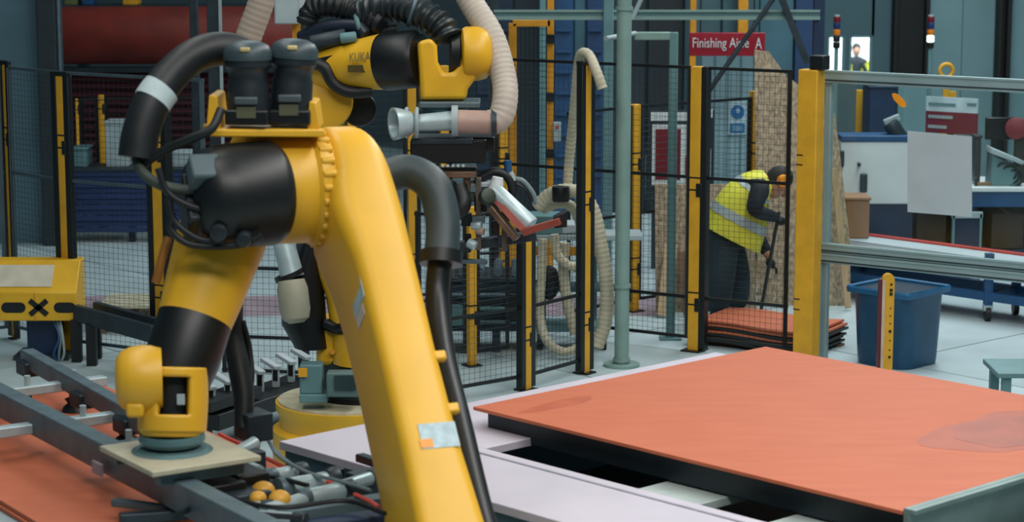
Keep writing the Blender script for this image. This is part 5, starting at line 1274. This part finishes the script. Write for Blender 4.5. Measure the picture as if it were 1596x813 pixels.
def hose(pts, r, lab, name='cream_hose'):
    return single(name, lab, 'hose', MB().tube([P(a, b, y) for a, b, y in pts], r, 14, 8, .07, .035), CREAM)
hose([(884, 300, 16.0), (888, 240, 16.0), (896, 160, 15.85), (901, 105, 15.75), (906, 84, 15.62), (918, 86, 15.52), (930, 112, 15.42), (939, 138, 15.4)], .036, 'cream hose bent over the top of the tall yellow post')
hose([(838, 322, 16.0), (856, 304, 15.95), (880, 297, 15.9), (905, 302, 15.9), (925, 330, 15.9), (938, 390, 15.9), (946, 450, 15.9), (942, 505, 15.9), (930, 540, 15.9)], .052, 'thick cream hose sweeping down beside the tall yellow post')
hose([(846, 326, 16.1), (862, 318, 16.05), (884, 318, 16.02), (900, 334, 16.02), (910, 370, 16.02)], .04, 'short cream hose loop under the black coupling')
hose([(864, 365, 16.1), (868, 395, 16.1), (884, 412, 16.1), (904, 420, 16.1), (920, 440, 16.1)], .035, 'thin cream hose drooping across the trolley')
hose([(846, 372, 16.12), (844, 430, 16.12), (842, 490, 16.1), (852, 530, 16.02), (878, 548, 15.98), (905, 540, 15.98)], .034, 'cream hose making a low loop above the floor')
hose([(880, 378, 16.2), (878, 420, 16.2), (884, 470, 16.2), (896, 520, 16.2)], .04, 'straight cream hose hanging behind the fence rail')
single('hose_coupling', 'black coupling on the cream hose loop', 'coupling', MB().rcyl(P(874, 290, 15.84), P(874, 314, 15.84), .062, .01), BLK)

# ================================================================ yellow control box at the left
yc3 = 15.9
cl_ = V((*XY(52, yc3), 0))
t = thing('control_box', 'yellow operator box with black cross markings at left', 'control box', (cl_.x, cl_.y, 0))
xa, xb = XY(-22, yc3).x, XY(117, yc3).x
zA = P(60, 500, yc3).z; zB = P(60, 456, yc3).z; zC = P(60, 404, yc3 + .22).z
prof = [(yc3, zA), (yc3, zB), (yc3 + .2, zC), (yc3 + .34, zC), (yc3 + .34, zA)]
part(t, 'box_body', MB().prism([V((xa, y, z)) for y, z in prof], (xb - xa, 0, 0)), YEL2, bevel=.008)
sl = V((0, .2, zC - zB)).normalized(); nn_ = V((0, -sl.z, sl.y))
part(t, 'sloping_panel', plate(V(((xa + xb) / 2 - .06, yc3 + .1, (zB + zC) / 2)) + nn_ * .002, V((1, 0, 0)), sl, (xb - xa) * .62, .19, nn_, .005), mat('panel_cream', (206, 200, 180), .5, 0, .1, 7))
cx2, cz2 = P(60, 479, yc3).x, P(60, 479, yc3).z
for s_ in (-1, 1):
    d = V((.062, 0, .052 * s_)); part(t, 'black_cross_bar', MB().bar(V((cx2, yc3 - .002, cz2)) - d, V((cx2, yc3 - .002, cz2)) + d, .006, .038, (0, 0, 1)), BLK, smooth=False)
def stadium(pxa, pxb, h=.075):
    a = P(pxa, 480, yc3).x; b = P(pxb, 480, yc3).x; pts = []
    for k in range(9): an = -PI / 2 + PI * k / 8; pts.append(V((b - h / 2 + math.cos(an) * h / 2, yc3 - .004, cz2 + math.sin(an) * h / 2)))
    for k in range(9): an = PI / 2 + PI * k / 8; pts.append(V((a + h / 2 + math.cos(an) * h / 2, yc3 - .004, cz2 + math.sin(an) * h / 2)))
    return MB().prism(pts, (0, .006, 0))
part(t, 'black_slot', stadium(2, 40), BLK); part(t, 'black_slot', stadium(84, 118), BLK)
part(t, 'pedestal', MB().box((XY(66, yc3 + .2).x, yc3 + .2, zA / 2), (.22, .2, zA)), NAVY, bevel=.01)
part(t, 'pedestal_foot', MB().box((XY(66, yc3 + .2).x, yc3 + .2, .015), (.4, .34, .03)), DSTEEL)
for k in range(3): part(t, 'cable', MB().tube([P(84 + 5 * k, 500, yc3 + .05), P(92 + 3 * k, 525, yc3), P(84 + 8 * k, 550, yc3 - .02), P(88 + 4 * k, 562, yc3)], .009, 8), (BLUE, CABLE, LGREY)[k])
part(t, 'seam', MB().box((XY(52, yc3).x, yc3 - .002, (zA + zB) / 2), (.006, .005, zB - zA)), AMBER)

# ================================================================ PEOPLE
def skin(chains, root=0, sub=2):
    """chains: list of lists of (Vector, radius or (rx, ry)); equal points are welded"""
    pts = []; rad = []; ed = []
    def idx(p, r):
        for i, q in enumerate(pts):
            if (q - p).length < 1e-5: return i
        pts.append(V(p)); rad.append(r); return len(pts) - 1
    for ch in chains:
        last = None
        for p, r in ch:
            i = idx(V(p), r)
            if last is not None and last != i: ed.append((last, i))
            last = i
    me = bpy.data.meshes.new('s'); me.from_pydata([tuple(p) for p in pts], ed, [])
    ob = bpy.data.objects.new('s', me); COL.objects.link(ob)
    ob.modifiers.new('k', 'SKIN').use_smooth_shade = True
    for i, sv in enumerate(me.skin_vertices[0].data):
        r = rad[i]; sv.radius = r if isinstance(r, tuple) else (r, r); sv.use_root = (i == root)
    sm = ob.modifiers.new('u', 'SUBSURF'); sm.levels = sub; sm.render_levels = sub
    bpy.context.view_layer.update()
    dg = bpy.context.evaluated_depsgraph_get(); ev = ob.evaluated_get(dg); m2 = bpy.data.meshes.new_from_object(ev)
    mb = MB(); mb.add([v.co.copy() for v in m2.vertices], [tuple(p.vertices) for p in m2.polygons])
    bpy.data.objects.remove(ob); bpy.data.meshes.remove(m2)
    return mb

YP = 17.28
def pp3(px, py, dy=0.): return P(px, py, YP + dy)
pr_ = thing('person', 'person bending forward in yellow hi-vis vest and ear defenders holding a broom', 'person', (pp3(1135, 400).x, YP, 0))
# joints (near side has smaller Y)
pel = pp3(1130, 352); abd = pp3(1139, 326); chest = pp3(1160, 300); upch = pp3(1180, 288); neck = pp3(1196, 282); head = pp3(1211, 282)
hipN = pp3(1128, 366, -.09); hipF = pp3(1133, 366, .09)
kneeN = pp3(1124, 440, -.13); kneeF = pp3(1152, 436, .10)
ankN = V((pp3(1112, 500).x, YP - .14, .09)); ankF = V((pp3(1148, 500).x, YP + .10, .09))
toeN = ankN + V((.14, -.02, -.05)); toeF = ankF + V((.14, .02, -.05)); heN = ankN + V((-.04, 0, -.05)); heF = ankF + V((-.04, 0, -.05))
shN = pp3(1184, 294, -.18); shF = pp3(1188, 290, .17)
elN = pp3(1172, 326, -.26); haN = pp3(1212, 340, -.10)
elF = pp3(1178, 362, .14); haF = pp3(1201, 404, .02)
body = [[(pel, .13), (abd, .12), (chest, .13), (upch, .12), (neck, .055)],
        [(pel, .13), (hipN, .09), (kneeN, .062), (ankN, .042), (toeN, .035)], [(pel, .13), (hipF, .09), (kneeF, .062), (ankF, .042), (toeF, .035)],
        [(upch, .12), (shN, .06), (elN, .045), (haN, .034)], [(upch, .12), (shF, .06), (elF, .045), (haF, .034)]]
bo = part(pr_, 'body', skin(body), SKIN)
# head: shaped ellipsoid with jaw, nose, ear
hd = (head - neck).normalized(); fd = V((.55, 0, -.83)).normalized()   # face looks down-right
upv = V((.83, 0, .55)); sdv = V((0, 1, 0))
HR = rot_to(fd, sdv, upv)
hc = head + V((.01, 0, -.01))
hm = MB().ball(hc, .1, (1.02, .80, 1.12), 20, 14, HR)
hm.ball(hc + HR @ V((.035, 0, -.06)), .068, (1, .85, .9), 16, 10, HR)
hm.ball(hc + HR @ V((.108, 0, -.012)), .018, (1, .7, 1.5), 10, 8, HR)
hm.cyl(neck - hd * .04, hc - HR @ V((.02, 0, .03)), .055, .058, 16)
ho = part(pr_, 'head', hm, SKIN)
for s_ in (-1, 1):
    part(ho, 'eye', MB().ball(hc + HR @ V((.09, .032 * s_, .015)), .011, (1, 1, 1), 8, 6), BLK)
part(ho, 'mouth', MB().ball(hc + HR @ V((.098, 0, -.062)), .016, (.5, 1.4, .35), 8, 6, HR), mat('lips', (150, 90, 80), .6))
part(ho, 'hair', MB().ball(hc + HR @ V((-.018, 0, .022)),   .104, (1.0, .84, 1.06), 20, 14, HR), mat('dark_hair', (26, 24, 24), .7, 0, .2, 30))
em = part(ho, 'ear_defender', MB().rcyl(hc + HR @ V((-.005, -.082, .034)), hc + HR @ V((-.005, -.135, .034)), .05, .012, 22), ORP)
part(ho, 'ear_defender', MB().rcyl(hc + HR @ V((-.005, .082, -.012)), hc + HR @ V((-.005, .125, -.012)), .042, .012, 22), ORP)
part(em, 'headband', MB().tube([hc + HR @ V((-.005, .11 * math.sin(a), .0 + .128 * math.cos(a))) for a in [-PI / 2 + PI * k / 10 for k in range(11)]], .01, 8, 3), BLK)
# trousers, boots, jacket
tr_o = part(pr_, 'trousers', skin([[(abd.lerp(pel, .4), .135), (pel, .165), (hipN, .125), (kneeN.lerp(hipN, .5), .125), (kneeN, .115), (ankN.lerp(kneeN, .5), .11), (ankN + V((0, 0, .02)), .10)],
                        [(pel, .165), (hipF, .125), (kneeF.lerp(hipF, .5), .12), (kneeF, .105), (ankF.lerp(kneeF, .5), .10), (ankF + V((0, 0, .02)), .09)]], 1), TROU)
for (a, h_, t_) in ((ankN, heN, toeN), (ankF, heF, toeF)):
    z0 = .055
    part(pr_, 'boot', skin([[(a + V((0, 0, .06)), .056), (V((a.x, a.y, z0)), .052), (V((t_.x, t_.y, .042)), .04)], [(V((a.x, a.y, z0)), .052), (V((h_.x, h_.y, .05)), .046)]], 1), BLK)
part(pr_, 'jacket', skin([[(pel.lerp(abd, .6), .14), (abd, .15), (chest, .155), (upch, .14), (neck.lerp(upch, .5), .08)],
                          [(upch, .14), (shN, .085), (elN.lerp(shN, .5), .068), (elN, .062), (haN.lerp(elN, .5), .054), (haN.lerp(elN, .15), .045)],
                          [(upch, .14), (shF, .085), (elF.lerp(shF, .5), .068), (elF, .062), (haF.lerp(elF, .5), .054), (haF.lerp(elF, .15), .045)]], 0), NAVYC)
# vest: loft of sections along the bent spine, hem hangs down
def vring(cbk, cfr, hw, n=20):
    """closed ring from back point to front point, half width hw across the body"""
    c = (cbk + cfr) / 2; ax = (cfr - cbk) / 2; out = []
    for k in range(n):
        a = 2 * PI * k / n; ca_, sa_ = math.cos(a), math.sin(a)
        out.append(c + ax * (abs(ca_) ** .75 * (1 if ca_ > 0 else -1)) + V((0, 1, 0)) * (abs(sa_) ** .75 * (1 if sa_ > 0 else -1)) * hw)
    return out
secs = [((1096, 348), (1184, 392), .245), ((1104, 330), (1189, 374), .24), ((1115, 311), (1194, 352), .235), ((1128, 294), (1196, 334), .225), ((1144, 280), (1197, 318), .215), ((1160, 271), (1198, 308), .20), ((1176, 266), (1200, 300), .17), ((1190, 266), (1203, 292), .11)]
rg = [vring(pp3(*a), pp3(*b), w_) for a, b, w_ in secs]
vo = part(pr_, 'hi_vis_vest', MB().loft(rg, True), VEST)
def vband(i, f, f2, sc=1.025):
    def ringat(q):
        r0, r1_ = rg[i], rg[i + 1]; r = [a.lerp(b, q) for a, b in zip(r0, r1_)]; c = sum(r, V((0, 0, 0))) / len(r); return [c + (p - c) * sc for p in r]
    return MB().loft([ringat(f), ringat((f + f2) / 2), ringat(f2)], False)
part(vo, 'reflective_band', vband(1, .35, 1.0), REFL)
part(vo, 'reflective_band', vband(4, .1, .75), REFL)
# arms stay outside the vest: sleeves drawn over
part(pr_, 'sleeve', skin([[(pp3(1190, 284, -.20), .08), (elN.lerp(pp3(1190, 284, -.2), .5) + V((0, -.06, 0)), .074), (elN + V((0, -.06, 0)), .066), (haN.lerp(elN, .5) + V((0, -.02, 0)), .056), (haN, .042)]], 0), NAVYC)
def glove(w_, d, nm):
    d = V(d).normalized(); sx = V((0, 1, 0)); mb = skin([[(w_, .034), (w_ + d * .045, .042), (w_ + d * .085, .038)]], 0, 1)
    for k in range(4):
        o0 = w_ + d * .075 + sx * (.03 - .02 * k); cu = V((d.x * .2, 0, -1)).normalized(); L3 = (.032, .036, .034, .026)[k]
        m2 = skin([[(o0, .011), (o0 + d * L3, .0105), (o0 + d * L3 + cu * .03, .01), (o0 + d * (L3 - .02) + cu * .045, .009)]], 0, 1)
        mb.add(m2.v, m2.f)
    m2 = skin([[(w_ + d * .03 + sx * .03, .013), (w_ + d * .055 + sx * .06 + V((0, 0, -.01)), .012), (w_ + d * .08 + sx * .055 + V((0, 0, -.03)), .01)]], 0, 1)
    mb.add(m2.v, m2.f)
    return part(pr_, nm, mb, BLK2)
glove(haN - V((.02, 0, 0)), (.75, 0, -.35), 'glove'); glove(haF - V((.03, 0, .0)), (.6, 0, -.6), 'glove')
br = thing('broom', 'thin dark broom handle held by the bending worker', 'broom', (pp3(1186, 480).x, YP - .02, 0))
ba, bb = pp3(1214, 330, -.06), V((pp3(1184, 490).x, YP + .0, .06))
part(br, 'handle', MB().cyl(ba, bb, .014, n=12), mat('handle_dark', (44, 54, 58), .5))
hb_ = part(br, 'broom_head', MB().box((bb.x, bb.y, .07), (.09, .34, .04)), BROWN, bevel=.008)
part(hb_, 'bristles', MB().prism([(bb.x - .04, bb.y - .16, .05), (bb.x + .04, bb.y - .16, .05), (bb.x + .06, bb.y - .17, 0.0), (bb.x - .06, bb.y - .17, 0.0)], (0, .33, 0)), BLK2, kind='stuff')

# far person in front of the lit window
YF = 44.5
f0 = P(1335, 77, YF); sc_ = 1.0
zh = f0.z
ZF = -1.44
zh = f0.z - ZF
pr2 = thing('person', 'distant person in yellow hi-vis jacket seen through the bright window', 'person', (f0.x, YF, ZF))
def q3(x, z, y=0.): return V((f0.x + x, YF + y, z + ZF))
zs = zh - .19
part(pr2, 'body', skin([[(q3(0, zs * .60), .14), (q3(0, zs * .8), .13), (q3(0, zs - .04), .13), (q3(0, zs + .06), .055)],
                        [(q3(0, zs * .60), .14), (q3(-.09, zs * .55), .09), (q3(-.1, zs * .3), .065), (q3(-.1, .08), .045), (q3(-.1, .04, -.14), .035)],
                        [(q3(0, zs * .60), .14), (q3(.09, zs * .55), .09), (q3(.1, zs * .3), .065), (q3(.1, .08), .045), (q3(.1, .04, -.14), .035)],
                        [(q3(0, zs - .04), .13), (q3(-.19, zs - .06), .06), (q3(-.24, zs - .32), .05), (q3(-.1, zs - .3, -.2), .04)],
                        [(q3(0, zs - .04), .13), (q3(.19, zs - .06), .06), (q3(.22, zs - .3), .05), (q3(.06, zs - .02, -.2), .04)]]), NAVYC)
h2m = MB().ball(q3(0, zh - .02), .1, (.82, 1, 1.15)); h2m.ball(q3(0, zh - .03, -.1), .018)
h2o = part(pr2, 'head', h2m, SKIN)
part(h2o, 'hair', MB().ball(q3(0, zh + .025, .02), .105, (.86, 1, 1.0)), MATS['dark_hair'])
for s_ in (-1, 1): part(h2o, 'eye', MB().ball(q3(.03 * s_, zh, -.088), .01), BLK)
for s_ in (-1, 1):
    part(pr2, 'jacket_side', skin([[(q3(.12 * s_, zs - .02), .09), (q3(.2 * s_, zs - .12), .085), (q3(.23 * s_, zs - .32), .07)], [(q3(.12 * s_, zs - .02), .09), (q3(.13 * s_, zs - .3), .10), (q3(.13 * s_, zs * .6), .11)]], 0, 1), VEST)
